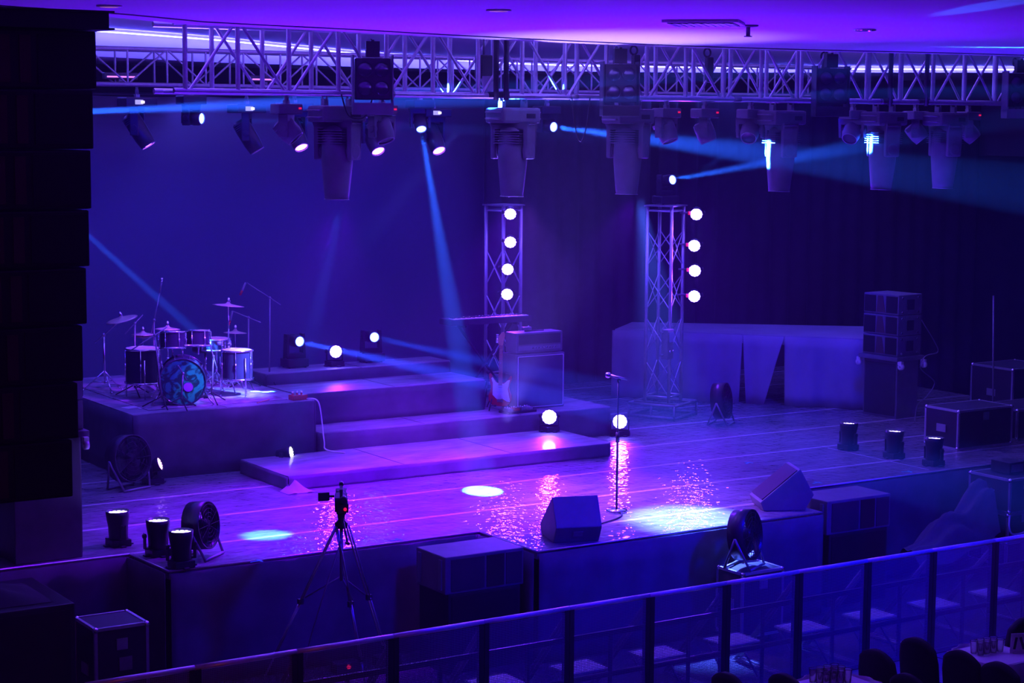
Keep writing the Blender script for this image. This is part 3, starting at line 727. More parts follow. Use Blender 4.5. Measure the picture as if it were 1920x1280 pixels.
def stack(cx, cy, rz, w_, d_, hs, side, names_, fh=.295, dxy=0):
    o = thing('subwoofer', 'tall plain subwoofer cabinet under the small speaker stack at the ' + side, 'speaker', (cx, cy, S), rz)
    MB().box((0, 0, hs / 2), (w_, d_, hs)).build('cabinet', 'greybox', o, bev=.012); MB().box((0, -d_ / 2 - .004, hs / 2), (w_ - .06, .012, hs - .08)).build('grille', 'dark', o)
    o = thing('castor_board', 'wheeled transport board with castors on top of the subwoofer at the ' + side, 'dolly', (cx, cy, S + hs + .002), rz); dolly(o, w_ + .1, d_ + .14)
    for i, nm in enumerate(names_):
        o = thing('fill_speaker', nm, 'speaker', (cx, cy, S + hs + .064 + i * fh), rz, 'side fill speakers at the ' + side); fill_box(o, w_ + .02, d_ + .05, fh)
stack(19.47, 20.12, math.radians(-84), .62, .46, .83, 'right', ['lowest of the three stacked fill speakers right of the draped platform', 'middle of the three stacked fill speakers right of the draped platform', 'top of the three stacked fill speakers right of the draped platform'])
stack(6.02, 17.75, math.radians(90), .62, .66, 1.17, 'left', ['lowest of the three fill speakers half hidden behind the big column', 'middle of the three fill speakers half hidden behind the big column', 'top of the three fill speakers half hidden behind the big column'])
# cables on the right stack
def cable(pts, lb, r=.007, m='black', cat='cable', name='cable'):
    P = [V(p) for p in pts]; out = []
    for i in range(len(P) - 1):
        p0, p1, p2, p3 = P[max(i - 1, 0)], P[i], P[i + 1], P[min(i + 2, len(P) - 1)]
        for k in range(8):
            t = k / 8; out.append(.5 * ((2 * p1) + (p2 - p0) * t + (2 * p0 - 5 * p1 + 4 * p2 - p3) * t * t + (3 * p1 - p0 - 3 * p2 + p3) * t ** 3))
    out.append(P[-1]); return tag(MB().path(out, r, 6).build(name, m), lb, cat)
Yc = 19.75
cable([py(1728, 600, Yc), py(1752, 640, Yc), py(1758, 660, Yc), py(1735, 668, Yc), py(1726, 690, Yc), py(1752, 716, Yc), py(1738, 742, Yc), py(1720, 760, Yc), pz(1715, 790, S + .01)], 'thin cable looping down the back of the right speaker stack', .008, 'dull')

# wedges
def wedge(loc, rz, label):
    o = thing('monitor_wedge', label, 'speaker', loc, rz)
    prof = [(-.20, .0), (-.30, .17), (-.14, .46), (.30, .10), (.26, 0)]
    P2 = [(p[0], p[1]) for p in prof]
    MB().prism(P2, -.24, .24).build('cabinet', 'greybox', o, bev=.012)
    q = MB(); a, b = V((-.14, 0, .46)), V((.30, 0, .10)); n_ = V((.36, 0, .44)).normalized()
    q.box(tuple((a + b) / 2 + n_ * .004), (.50, .44, .012), (0, math.atan2(.36, .44), 0)); q.build('grille', 'grille', o)
    MB().box((-.255, 0, .095), (.012, .1, .06), (0, math.radians(-30), 0)).build('socket_panel', 'dull', o)
    return o
wedge((10.86, 15.73, S), math.radians(72), 'black wedge monitor at the front corner of the stage beside the microphone stand')
wedge((13.75, 15.85, S), math.radians(155), 'black wedge monitor seen side-on at the right front of the stage')

# front fill speakers on subwoofers before the stage
for (x0, x1, y, zt, hh, lb, lc) in ((9.27, 10.17, 15.82, 1.17, .37, 'wide front fill speaker lying below the stage edge in the middle', 'low black subwoofer on the hall floor under the middle front fill speaker'),
                                (14.20, 15.15, 15.88, 1.20, .38, 'wide front fill speaker lying below the stage edge at the right', 'low black subwoofer on the hall floor under the right front fill speaker')):
    w_ = x1 - x0; o = thing('subwoofer', lc, 'speaker', ((x0 + x1) / 2, y, 0)); MB().box((0, 0, (zt - hh) / 2), (w_ * .92, .56, zt - hh)).build('cabinet', 'black', o, bev=.01); MB().box((0, -.283, (zt - hh) / 2), (w_ * .84, .012, zt - hh - .06)).build('grille', 'grille', o)
    o = thing('fill_speaker', lb, 'speaker', ((x0 + x1) / 2, y, zt - hh)); MB().box((0, 0, hh / 2), (w_, .56, hh)).build('cabinet', 'greybox', o, bev=.012)
    MB().box((w_ * .13, -.284, hh / 2), (w_ * .22, .016, hh - .06)).build('horn', 'black', o); MB().box((-w_ * .22, -.284, hh / 2), (w_ * .42, .012, hh - .06)).build('grille', 'dark', o); MB().box((w_ * .37, -.284, hh / 2), (w_ * .2, .012, hh - .06)).build('grille', 'dark', o)
    for sy in (-.2, .2): MB().box((-w_ / 2 - .008, sy, hh * .5), (.016, .05, hh * .8)).build('rigging_plate', 'dull', o)
# big dark box lower left
o = thing('subwoofer', 'large black subwoofer box at the lower left picture corner', 'speaker', (4.75, 16.15, 0)); MB().box((0, 0, .6), (1.7, 1.1, 1.2)).build('cabinet', 'black', o, bev=.015)
MB().box((0, -.553, .6), (1.6, .014, 1.1)).build('grille', 'grille', o); 
for z in (.35, .85): MB().box((.853, 0, z), (.012, .2, .08)).build('handle', 'dull', o)
# cloth heap on it
o = MB().grid(lambda u, v: V((3.95 + 1.5 * u, 15.72 + .8 * v, 1.206 + .16 * math.sin(PI * u) * math.sin(PI * v) * (1 + .4 * math.sin(9 * u + 7 * v)))), 24, 16).build('folded_tarp', 'drape'); tag(o, 'dark crumpled tarp lying on the large black box at lower left', 'tarp')

# ================================================================== FLIGHT CASES
def fcase(cx, cy, w_, d_, z0, h_, rz, label, lab=False, wheels=False, name='flight_case', catches=True):
    o = thing(name, label, 'case', (cx, cy, z0), rz); b0 = .1 if wheels else 0
    MB().box((0, 0, b0 + (h_ - b0) / 2), (w_ - .012, d_ - .012, h_ - b0 - .012)).build('body', 'rack', o)
    e_ = MB()
    for sx in (-1, 1):
        for sy in (-1, 1): e_.box((sx * (w_ / 2 - .012), sy * (d_ / 2 - .012), b0 + (h_ - b0) / 2), (.028, .028, h_ - b0))
        for z in (b0 + .014, h_ - .014):
            e_.box((0, sx * (d_ / 2 - .012), z), (w_, .028, .028)); e_.box((sx * (w_ / 2 - .012), 0, z), (.028, d_, .028))
    e_.build('aluminium_edging', 'alu', o)
    for sx in (-1, 1):
        for sy in (-1, 1):
            for z in (b0 + .02, h_ - .02): MB().ball((sx * (w_ / 2 - .015), sy * (d_ / 2 - .015), z), .03, 10).build('corner_ball', 'chrome', o)
    if catches:
        k_ = MB().box((-w_ * .0, -d_ / 2 - .004, b0 + (h_ - b0) * .8), (.10, .012, .10)); k_.build('catch', 'alu', o)
        MB().box((-w_ / 2 - .002, 0, b0 + (h_ - b0) * .5), (.01, .16, .1)).build('handle_dish', 'alu', o)
    if lab: MB().box((.03, -d_ / 2 + .002, b0 + (h_ - b0) * .58), (.12, .02, .12)).build('label_plate', 'dull', o)
    if wheels:
        for sx in (-1, 1):
            for sy in (-1, 1): MB().lathe([(0, -.02), (.045, -.02), (.045, .02), (0, .02)], 16, T(sx * (w_ / 2 - .08), sy * (d_ / 2 - .08), .045) @ RX(PI / 2)).box((sx * (w_ / 2 - .08), sy * (d_ / 2 - .08), .08), (.06, .05, .05)).build('castor', 'dull', o)
    return o
fcase(6.05, 15.93, .50, .5, 0, .92, 0, 'black flight case with aluminium edges at lower left behind the barrier', True, True)
GC = 'stacked flight cases at the right edge'
cc = (17.38, 15.95)
fcase(cc[0], cc[1], .58, .62, 0, .40, 0, 'lowest flight case of the stack at the right edge', False, True)
fcase(cc[0], cc[1], .56, .62, .402, .34, 0, 'middle flight case of the stack at the right edge, white cable before it', False)
fcase(cc[0], cc[1], .56, .66, .744, .42, 0, 'top flight case of the stack at the right edge with a small label', True)
o = thing('equipment_box', 'small black box on top of the flight case stack at the right edge', 'box', (cc[0] + .08, cc[1] + .05, 1.165)); MB().box((0, 0, .07), (.26, .3, .14)).build('case', 'black', o, bev=.006); MB().box((0, -.152, .07), (.2, .008, .09)).build('front_panel', 'dull', o)
cable([(17.09, 15.60, .74), (17.04, 15.56, .62), (17.10, 15.56, .52), (17.30, 15.56, .52), (17.46, 15.56, .60), (17.44, 15.60, .66)], 'pale cable looped in front of the right flight case stack', .012, 'white')
fcase(18.6, 17.75, 1.0, .6, S, .52, 0, 'flight case on the dark right deck behind the upward lamps')
fcase(20.1, 17.95, 1.5, .7, S, .42, 0, 'long low flight case at the far right of the deck')
fcase(21.0, 19.2, .9, .8, S, .75, 0, 'taller flight case at the far right behind the long low case')
ch_ = MB().path([(20.6, 18.0, S + .42), (20.9, 18.0, S + 1.0)], .012).path([(19.4, 18.1, S + .42), (19.35, 18.12, S + 2.3)], .012)
tag(MB().path([(19.42, 18.1, S + .421), (19.38, 18.12, S + 1.9)], .014).build('stand_pole', 'dull'), 'thin upright pole on the low flight case at the far right', 'pole')
# draped cloth piled by the right cases
o = MB().grid(lambda u, v: V((15.75 + 1.25 * u, 15.65 + .75 * v, .02 + (1.05 * (.35 + .65 * u) * math.sin(PI * min(v * 1.1 + .1, 1)) ** .7) * (1 + .10 * math.sin(14 * u + 5 * v) + .06 * math.sin(31 * v + 9 * u)))), 40, 26).build('cloth_pile', 'skirt'); tag(o, 'heaped black cloth between the right front speaker and the flight case stack', 'cloth')

# ================================================================== FANS
def fan(loc, rz, R_, label, case=False):
    o = thing('stage_fan', label, 'fan', loc, rz); zc = R_ + .09
    st_ = MB().tube((-.2, -.14, .015), (.2, -.14, .015), .014).tube((-.2, .14, .015), (.2, .14, .015), .014)
    for sx in (-1, 1): st_.tube((sx * .19, -.14, .015), (sx * (R_ + .02), 0, zc), .013).tube((sx * .19, .14, .015), (sx * (R_ + .02), 0, zc), .013)
    st_.build('stand', 'dull', o)
    mt = T(0, 0, zc) @ RX(PI / 2 - .12)
    MB().lathe([(R_, -.09), (R_ + .012, -.09), (R_ + .012, .09), (R_, .09), (R_, -.09)], 36, mt).build('shroud', 'blackmetal', o)
    g_ = MB()
    for k in range(1, 6):
        for z in (-.092, .092): g_.ring(R_ * k / 5.5, .003, mt @ T(0, 0, z), 32, 4)
    for k in range(12):
        a = 2 * PI * k / 12
        for z in (-.092, .092): g_.tube(mt @ V((.03 * math.cos(a), .03 * math.sin(a), z)), mt @ V((R_ * math.cos(a), R_ * math.sin(a), z)), .003, None, 4, False)
    g_.build('guard', 'blackmetal', o)
    for k in range(4):
        a = 2 * PI * k / 4 + .3
        MB().grid(lambda u, v: mt @ RZ(a) @ V(((.05 + (R_ * .86 - .05) * u), (-.05 - .05 * u) + (.10 + .10 * u) * v, .05 * (v - .5))), 6, 4).build('blade', 'black', o, solid=.004)
    MB().lathe([(0, -.07), (.05, -.06), (.06, .0), (.06, .07), (0, .085)], 18, mt).build('motor', 'blackmetal', o)
    return o
b = py(1410, 1060, 14.95)
o = fcase(b.x + .02, 15.0, .55, .42, 0, b.z - .02, 0, 'flight case on the hall floor carrying the round fan', False, True)
f_ = fan((b.x - .06, 15.0, b.z - .018), math.radians(28), .25, 'round stage fan standing on a flight case before the stage at right')
p = pz(216, 905, S); fan((p.x, 20.45, S), math.radians(20), .26, 'round stage fan on the deck at the left foot of the drum riser')
p = pz(1352, 795, S); fan((p.x - .0, p.y, S), math.radians(35), .24, 'round stage fan on the deck before the draped platform')
p = pz(385, 1092, S); fan((7.32, 16.86, S), math.radians(40), .22, 'round stage fan at the front left stage corner beside the lamps')

# ================================================================== BARRIER
BY, BW = 13.62, .886
GBAR = 'crowd barrier sections'
def barrier():
    o = thing('crowd_barrier', 'x', 'barrier', (0, BY, 0), 0, GBAR)
    MB().tube((0, 0, 1.08), (BW, 0, 1.08), .024, None, 12).build('top_rail', 'rail', o)
    for x in (.026, BW - .026): MB().box((x, .0, .54), (.046, .05, 1.06)).build('post', 'blackmetal', o)
    MB().box((BW / 2, .0, .80), (BW - .1, .03, .045)).build('middle_rail', 'blackmetal', o)
    MB().box((BW / 2, .0, .42), (BW - .1, .03, .045)).build('lower_rail', 'blackmetal', o)
    MB().box((BW / 2, .0, .03), (BW - .1, .03, .05)).build('bottom_rail', 'blackmetal', o)
    MB().box((BW * .52, .0, .41), (.03, .028, .74)).build('stile', 'blackmetal', o)
    MB()._add([(.045, -.022, .02), (BW - .045, -.022, .02), (BW - .045, -.022, 1.06), (.045, -.022, 1.06)], [(0, 1, 2, 3)]).build('perforated_panel', 'mesh', o)
    MB().box((BW / 2, -.52, .008), (BW - .02, 1.0, .008)).build('floor_plate', 'dull', o)
    MB().box((BW * .32, .24, .445), (.42, .34, .022)).build('step', 'white', o, bev=.006)
    for x in (.026, BW - .026):
        MB().tube((x, .04, .98), (x, .86, .04), .018, None, 8).build('diagonal_strut', 'dull', o)
        MB().tube((x, .03, .025), (x, .88, .025), .018, None, 8).build('foot_bar', 'dull', o)
    for sx in (-.18, .18): MB().tube((BW * .32 + sx, .40, .434), (BW * .32 + sx, .05, .10), .012).build('step_bracket', 'dull', o)
    return o
b0 = barrier(); b0['label'] = 'pit barrier section at the left, where its rail meets the bottom picture edge'
NB = 12; XB = 11.16 - BW * 7
blab = {1: 'pit barrier section in front of the left tripod leg', 2: 'pit barrier section in front of the middle of the camera tripod', 3: 'pit barrier section just right of the camera tripod',
        4: 'pit barrier section before the right half of the middle front fill speaker', 5: 'pit barrier section below the wedge monitor by the microphone stand', 6: 'pit barrier section just left of the fan on its flight case',
        7: 'pit barrier section directly before the fan on its flight case', 8: 'pit barrier section before the left end of the right front fill speaker', 9: 'pit barrier section before the right end of the right front fill speaker',
        10: 'pit barrier section before the heaped black cloth', 11: 'pit barrier section before the flight case stack, cut off by the right picture edge'}
b0.location.x = XB
for i in range(1, NB): dup(b0, blab[i], (XB + BW * i, BY, 0))

# ================================================================== CAMERA ON TRIPOD
TY = 14.95
ap = py(640, 985, TY)
o = thing('camera_tripod', 'tall thin camera tripod standing behind the barrier', 'tripod', (ap.x, TY, 0))
ax, az = ap.x, ap.z
feet = [pz(474, 1318, 0), pz(694, 1332, 0), pz(745, 1300, 0)]
for i, ft_ in enumerate(feet):
    a = V(((.05, -.05, .06)[i] * (1 if i else -1), 0, az)); b = V((ft_.x - ax, ft_.y - TY, .012)); m1 = a.lerp(b, .42); m2 = a.lerp(b, .72)
    sd = (b - a).cross(V((0, 0, 1))).normalized() * .016
    lg = MB().tube(a + sd, m1 + sd, .008).tube(a - sd, m1 - sd, .008).tube(m1 + sd * .9, m2 + sd * .9, .008).tube(m1 - sd * .9, m2 - sd * .9, .008).tube(m2, b, .009)
    lg = lg.build('leg', 'alu', o)
    MB().box(tuple(m1), (.05, .035, .05)).box(tuple(m2), (.045, .03, .04)).build('leg_clamp', 'black', lg); MB().ball(b + V((0, 0, .008)), .02, 10).build('foot', 'black', lg)
MB().tube((0, 0, az - .5), (0, 0, az + .03), .015).build('centre_column', 'dull', o)
sp_ = MB()
for ft_ in feet:
    b = V((ft_.x - ax, ft_.y - TY, .012)); m1 = V((0, 0, az)).lerp(b, .40); sp_.tube((0, 0, az - .46), m1, .007)
sp_.build('spreader', 'dull', o)
MB().lathe([(0, -.02), (.055, -.02), (.06, .02), (.03, .05), (.035, .10), (.045, .11), (.045, .13), (0, .13)], 16, T(0, 0, az)).build('fluid_head', 'black', o)
MB().tube((.0, -.02, az + .08), (-.10, -.30, az - .08), .009).box((-.105, -.315, az - .088), (.02, .05, .02)).build('pan_handle', 'black', o)
cz = az + .132
o = thing('video_camera', 'black video camera on the tall tripod, pointed at the stage, red tally light', 'camera', (ax, TY, cz), math.radians(-28))
MB().box((0, .02, .075), (.115, .27, .13)).build('body', 'dark', o, bev=.012)
MB().lathe([(.0, -.13), (.045, -.13), (.052, -.02), (.045, 0), (.045, .02), (0, .02)], 18, T(0, .15, .085) @ RX(PI / 2)).build('lens_barrel', 'black', o)
MB().lathe([(.055, .0), (.075, .09), (.07, .09), (.05, 0)], 4, T(0, .26, .085) @ RX(-PI / 2) @ RZ(PI / 4)).build('lens_hood', 'black', o)
MB().box((0, .0, .20), (.03, .2, .025)).box((0, -.08, .165), (.025, .03, .06)).box((0, .09, .165), (.025, .03, .06)).build('carry_handle', 'dark', o)
MB().tube((0, .11, .215), (0, .2, .215), .02).build('microphone', 'black', o)
MB().box((-.155, -.02, .135), (.10, .02, .075), (0, 0, .25)).box((-.09, 0, .135), (.06, .02, .02)).build('flip_screen', 'black', o)
MB().tube((.02, -.18, .13), (.02, -.06, .13), .028).build('viewfinder', 'black', o); MB().box((.02, -.12, .05), (.09, .05, .075)).build('battery', 'black', o)
MB().ball((.035, -.15, .045), .016, 10).build('tally_light', 'redled', o)
b = pz(548, 1213, .14); o = thing('socket_box', 'small pale power socket box lying behind the barrier by the tripod', 'socket box', (b.x, b.y, .10), math.radians(35)); MB().box((0, 0, .045), (.14, .09, .08)).build('case', 'white', o, bev=.006)
for sx in (-.032, .032): MB().lathe([(0, 0), (.022, 0), (.024, .004), (.0, .004)], 14, T(sx, -.046, .045) @ RX(PI / 2)).build('socket', 'dull', o)
o2 = thing('cable_box', 'low black box on the floor that carries the pale socket box', 'box', (b.x, b.y, 0)); MB().box((0, 0, .048), (.5, .35, .096)).build('case', 'black', o2, bev=.01); MB().box((0, -.18, .05), (.2, .012, .03)).build('handle', 'dull', o2)
cable([(b.x - .1, b.y, .12), (b.x - .35, b.y - .2, .05), (b.x - .6, b.y - .1, .02), (b.x - .8, b.y - .3, .012)], 'grey cable trailing left from the pale socket box', .012, 'dull')
cable([(ax - .02, TY - .05, az - .1), (ax - .22, TY - .1, 1.2), (ax - .30, TY + .05, .7), (ax - .36, TY + .1, .3), (ax - .45, TY + .25, .012), (ax - .7, TY + .5, .012)], 'thin cable hanging down from the camera tripod', .007, 'dull')

for x, y, lb in ((617, 1231, 'small power supply with a red lamp behind the barrier mesh, left of the tripod foot'), (691, 1217, 'small power supply with a red lamp behind the barrier mesh, by the tripod foot')):
    b = pz(x, y, .06); o = thing('power_supply', lb, 'power supply', (b.x, min(b.y, 16.2), 0)); MB().box((0, 0, .05), (.26, .14, .1)).build('case', 'dark', o, bev=.008); MB().tube((0, -.07, .06), (0, -.082, .06), .022).build('red_lamp', 'redled', o)
# ================================================================== MICROPHONE STAND
b = pz(1156, 959, S)
o = thing('microphone_stand', 'straight microphone stand with round base alone on the stage front', 'microphone stand', (b.x, b.y, S))
MB().lathe([(0, 0), (.115, 0), (.12, .012), (.11, .03), (.03, .042), (.0, .045)], 30).build('round_base', 'chrome', o)
MB().tube((0, 0, .04), (0, 0, .82), .013).build('lower_tube', 'blackmetal', o); MB().tube((0, 0, .80), (0, 0, 1.43), .009).build('upper_tube', 'blackmetal', o)
MB().tube((0, 0, .76), (0, 0, .87), .02).build('clutch', 'black', o); MB().tube((0, 0, 1.42), (.02, 0, 1.46), .016).build('mic_clip', 'black', o)
dm = V((-.86, .45, .22)).normalized(); mb_ = V((b.x, b.y, S + 1.465))
o = thing('microphone', 'vocal microphone with ball grille clipped on the straight stand', 'microphone', mb_)
MB().tube(tuple(-dm * .10), tuple(dm * .09), .011, .017, 14).build('body', 'dull', o); MB().ball(tuple(dm * .115), .032, 16).build('grille_ball', 'chrome', o)
cable([(b.x + .02, b.y, S + .02), (b.x - .12, b.y - .25, S + .012), (b.x - .5, b.y - .45, S + .012), (10.98, 15.98, S + .012)], 'black cable on the stage from the microphone stand to the wedge', .009)
# marking tape
for i, (x, y, rz, lb) in enumerate(((480, 1052, .1, 'small cyan tape mark at the left front stage edge'), (742, 1012, .1, 'small cyan tape mark on the stage behind the tripod'), (1402, 868, .5, 'small cyan tape mark at the right side of the lit floor'),
                                (1530, 905, .2, 'small green tape mark near the right stage edge'), (1700, 884, -.4, 'small green tape mark at the far right front deck corner'))):
    p = pz(x, y, S + .002); o = MB().box((0, 0, .001), (.13, .025, .002)).box((.04, .0, .0015), (.025, .11, .002)).build('marking_tape', mat('tape_%d' % i, (.02, .55, .45), .6)); o.location = p; o.rotation_euler = (0, 0, rz); tag(o, lb, 'tape', 'tape marks on the stage floor')
a, b = pz(1549, 840, S), pz(1745, 880, S)
tag(MB().box(((a.x + b.x) / 2, (a.y + b.y) / 2, S + .0015), (.014, abs(a.y - b.y), .002)).build('marking_tape', 'alu'), 'long thin pale tape line running back across the dark right deck', 'tape')

# ================================================================== GUITAR, AMPLIFIER, KEYBOARD
ZR = S + .38
b = py(936, 757, 21.25); gx, gy = b.x, 21.25
o = thing('guitar_stand', 'small black A-frame stand holding the electric guitar', 'guitar stand', (gx, gy + .10, ZR))
MB().tube((-.17, -.12, .008), (0, .02, .30), .009).tube((.17, -.12, .008), (0, .02, .30), .009).tube((0, .02, .30), (0, .2, .008), .009).tube((-.13, -.10, .07), (.13, -.10, .07), .009).tube((-.1, -.10, .07), (-.1, -.17, .075), .01).tube((.1, -.10, .07), (.1, -.17, .075), .01).build('frame', 'blackmetal', o)
def strat(loc, rz, label, body='red', guard='white'):
    o = thing('electric_guitar', label, 'guitar', loc, rz); o.rotation_euler = (math.radians(-9), 0, rz)
    half = [(0, 0), (.07, .005), (.125, .03), (.158, .085), (.160, .145), (.137, .20), (.122, .25), (.130, .30), (.150, .35), (.158, .395), (.148, .415), (.125, .40), (.095, .355), (.062, .325), (.03, .318)]
    hl = [(-.03, .318), (-.06, .33), (-.090, .375), (-.115, .425), (-.140, .45), (-.156, .435), (-.154, .385), (-.140, .32), (-.125, .26), (-.138, .20), (-.160, .145), (-.155, .08), (-.125, .03), (-.07, .005)]
    sc2 = .98; body_p = [(x * sc2, z * sc2) for x, z in half + hl]
    bo = MB().prism(body_p, -.022, .022).build('body', body, o, bev=.008)
    MB().prism([(-.10, .15), (-.04, .09), (.03, .10), (.10, .06), (.13, .09), (.115, .15), (.10, .23), (.115, .30), (.128, .35), (.10, .345), (.05, .30), (-.03, .305), (-.06, .32), (-.105, .385), (-.12, .37), (-.10, .31), (-.10, .24)], -.027, -.0225).build('pickguard', guard, bo)
    for z, a in ((.125, .25), (.19, 0), (.265, 0)): MB().box((0, -.030, z), (.085, .008, .018), (0, a, 0)).build('pickup', 'skin', bo)
    MB().box((0, -.028, .075), (.08, .012, .04)).build('bridge', 'chrome', bo)
    for x, z in ((.075, .13), (.1, .10), (.12, .07)): MB().tube((x, -.027, z), (x, -.042, z), .011).build('knob', 'white', bo)
    nk = MB().prism([(-.027, .25), (.027, .25), (.021, .80), (-.021, .80)], -.033, -.012).build('neck', 'wood', o, bev=.003)
    f_ = MB()
    for k in range(20):
        z = .73 * (1 - .5 ** (k / 12)) ; f_.box((0, -.034, .80 - z * .9), (.046, .003, .003))
    f_.build('fret', 'chrome', nk)
    hs = MB().prism([(-.021, .80), (.021, .80), (.028, .82), (.035, .87), (.05, .93), (.045, .975), (.02, .985), (-.005, .965), (-.03, .93), (-.045, .86), (-.04, .83)], -.026, -.012).build('headstock', 'wood', o, bev=.003)
    for k in range(6): MB().tube((-.036 - .002 * k * 0, -.02, .84 + k * .021), (-.07, -.02, .845 + k * .021), .007).build('tuning_peg', 'chrome', hs)
    st_ = MB()
    for k in range(6): st_.tube((-.018 + k * .0072, -.037, .075), (-.014 + k * .0056, -.036, .81), .0009, None, 4, False)
    st_.build('strings', 'chrome', o)
    return o
strat((gx, gy - .02, ZR + .055), math.radians(-38), 'electric guitar with pale pickguard upright on its stand left of the amplifier')
o = thing('guitar_stand', 'second guitar stand behind the front guitar, mostly hidden', 'guitar stand', (max(gx + .05, 13.60), 21.66, ZR)); MB().tube((-.15, -.12, .008), (0, .02, .42), .009).tube((.15, -.12, .008), (0, .02, .42), .009).tube((0, .02, .42), (0, .2, .008), .009).ball((0, .02, .45), .03, 10).build('frame', 'blackmetal', o)
a0 = py(984, 759, 21.0); a1 = py(1055, 750, 21.0); aw = a1.x - a0.x
AC = ((a0.x + a1.x) / 2 + .02, 21.28)
o = thing('speaker_cabinet', 'large guitar speaker cabinet with pale piping right of the guitar', 'amplifier', (AC[0], AC[1], ZR))
MB().prism([(-.39, 0), (.39, 0), (.39, .74), (-.39, .74)], -.16, .19).build('cabinet', 'greybox', o, bev=.015); MB().box((0, -.164, .37), (.70, .014, .66)).build('grille_cloth', mat('grille_cloth', (.10, .10, .12), .8), o)
e_ = MB()
for z in (.03, .71): e_.box((0, -.17, z), (.72, .008, .008))
for x in (-.36, .36): e_.box((x, -.17, .37), (.008, .008, .68))
e_.build('piping', 'white', o); h_ = MB().box((-.394, .02, .42), (.01, .12, .1)); h_.build('side_handle', 'dull', o)
o = thing('amplifier_head', 'guitar amplifier head on top of the large cabinet, row of small knobs', 'amplifier', (AC[0], AC[1], ZR + .742))
MB().box((0, 0, .145), (.74, .27, .27)).build('cabinet', 'greybox', o, bev=.015); MB().box((0, -.137, .19), (.66, .01, .13)).build('front_grille', 'black', o); MB().box((0, -.138, .075), (.66, .012, .06)).build('control_panel', 'dull', o)
for k in range(9): MB().tube((-.12 + k * .045, -.143, .075), (-.12 + k * .045, -.158, .075), .010).build('knob', 'chrome', o)
MB().tube((-.15, 0, .285), (.15, 0, .285), .012).build('handle', 'black', o)
o = thing('effects_pedal', 'small effects pedal on top of the amplifier head', 'pedal', (AC[0] - .12, AC[1], ZR + 1.04)); MB().box((0, 0, .025), (.12, .07, .04)).build('case', 'dull', o, bev=.005); MB().tube((.03, 0, .045), (.03, 0, .06), .01).build('footswitch', 'chrome', o)
k0, k1 = py(842, 600, 21.95), py(978, 596, 21.95)
kc = (k0 + k1) / 2
o = thing('keyboard_stand', 'black X-shaped stand under the keyboard', 'keyboard stand', (kc.x, 21.95, ZR))
hh_ = kc.z - .05 - ZR
MB().tube((-.42, -.0, .02), (.42, 0, hh_ - .02), .018).tube((.42, .03, .02), (-.42, .03, hh_ - .02), .018).tube((-.42, -.2, .018), (-.42, .2, .018), .018).tube((.42, -.2, .018), (.42, .2, .018), .018).tube((-.42, -.16, hh_ - .018), (-.42, .18, hh_ - .018), .018).tube((.42, -.16, hh_ - .018), (.42, .18, hh_ - .018), .018).build('frame', 'blackmetal', o)
o = thing('keyboard', 'long slim stage keyboard on its stand in front of the left truss tower', 'keyboard', (kc.x, 21.95, kc.z - .05))
MB().box((0, 0, .04), (1.28, .32, .08)).build('body', 'dark', o, bev=.012); ky = MB()
for k in range(52): ky.box((-.585 + k * .0228, -.085, .086), (.021, .14, .012))
ky.build('white_keys', 'white', o); kb_ = MB()
for k in range(51):
    if k % 7 not in (2, 6): kb_.box((-.574 + k * .0228, -.06, .098), (.012, .085, .012))
kb_.build('black_keys', 'black', o); 
for k in range(14): MB().tube((-.1 + k * .05, .09, .08), (-.1 + k * .05, .09, .094), .009).build('control_knob', 'chrome', o)
MB().box((-.25, .09, .083), (.16, .06, .006)).build('display', 'screen', o)
b = pz(898, 765, ZR); o = thing('tape_roll', 'pale roll of tape on the second riser step left of the guitar', 'tape', b); MB().lathe([(.035, 0), (.062, 0), (.062, .05), (.035, .05), (.035, 0)], 24).build('roll', 'white', o)
b = pz(985, 776, ZR); o = thing('pedal_board', 'small pedal board with knobs on the second riser step before the amplifier', 'pedal board', (b.x, 20.98, ZR), math.radians(4)); MB().box((0, 0, .015), (.46, .22, .03)).build('board', 'black', o)
for k in range(4): pd_ = MB().box((-.16 + k * .107, 0, .048), (.08, .13, .035)).build('pedal', ('dull', 'red', 'dull', 'alu')[k], o, bev=.004); MB().tube((-.16 + k * .107, -.03, .065), (-.16 + k * .107, -.03, .08), .011).build('footswitch', 'chrome', pd_); MB().tube((-.18 + k * .107, .04, .065), (-.18 + k * .107, .04, .078), .01).tube((-.14 + k * .107, .04, .065), (-.14 + k * .107, .04, .078), .01).build('knob', 'white', pd_)
b = pz(560, 745, DZ); o = thing('effects_pedal', 'red effects pedal at the right corner of the drum riser', 'pedal', (min(b.x, 10.42), 21.0, DZ)); MB().box((0, 0, .03), (.2, .13, .06)).build('case', 'red', o, bev=.006); 
for k in range(3): MB().tube((-.06 + k * .06, .03, .06), (-.06 + k * .06, .03, .10), .014).build('knob', 'chrome', o)
MB().tube((0, -.035, .06), (0, -.035, .075), .015).build('footswitch', 'chrome', o)
cable([(10.5, 20.95, DZ + .012), (10.58, 20.84, DZ + .01), (10.62, 20.80, DZ - .1), (10.62, 20.70, S + .3), (10.63, 20.66, S + .19), (10.75, 20.4, S + .18)], 'thin cable hanging from the right corner of the drum riser', .009, 'white')
# cloth end at the lowest riser's front left corner
o = MB().grid(lambda u, v: V((9.40 + .34 * u, 19.20 + .22 * v, S + .004 + .14 * (1 - abs(2 * u - 1)) * max(0, v * .9 + .15 * math.sin(9 * u + 3 * v)))), 16, 12).build('loose_cloth', 'bluecloth'); tag(o, 'crumpled end of cloth at the front left corner of the lowest riser', 'cloth')

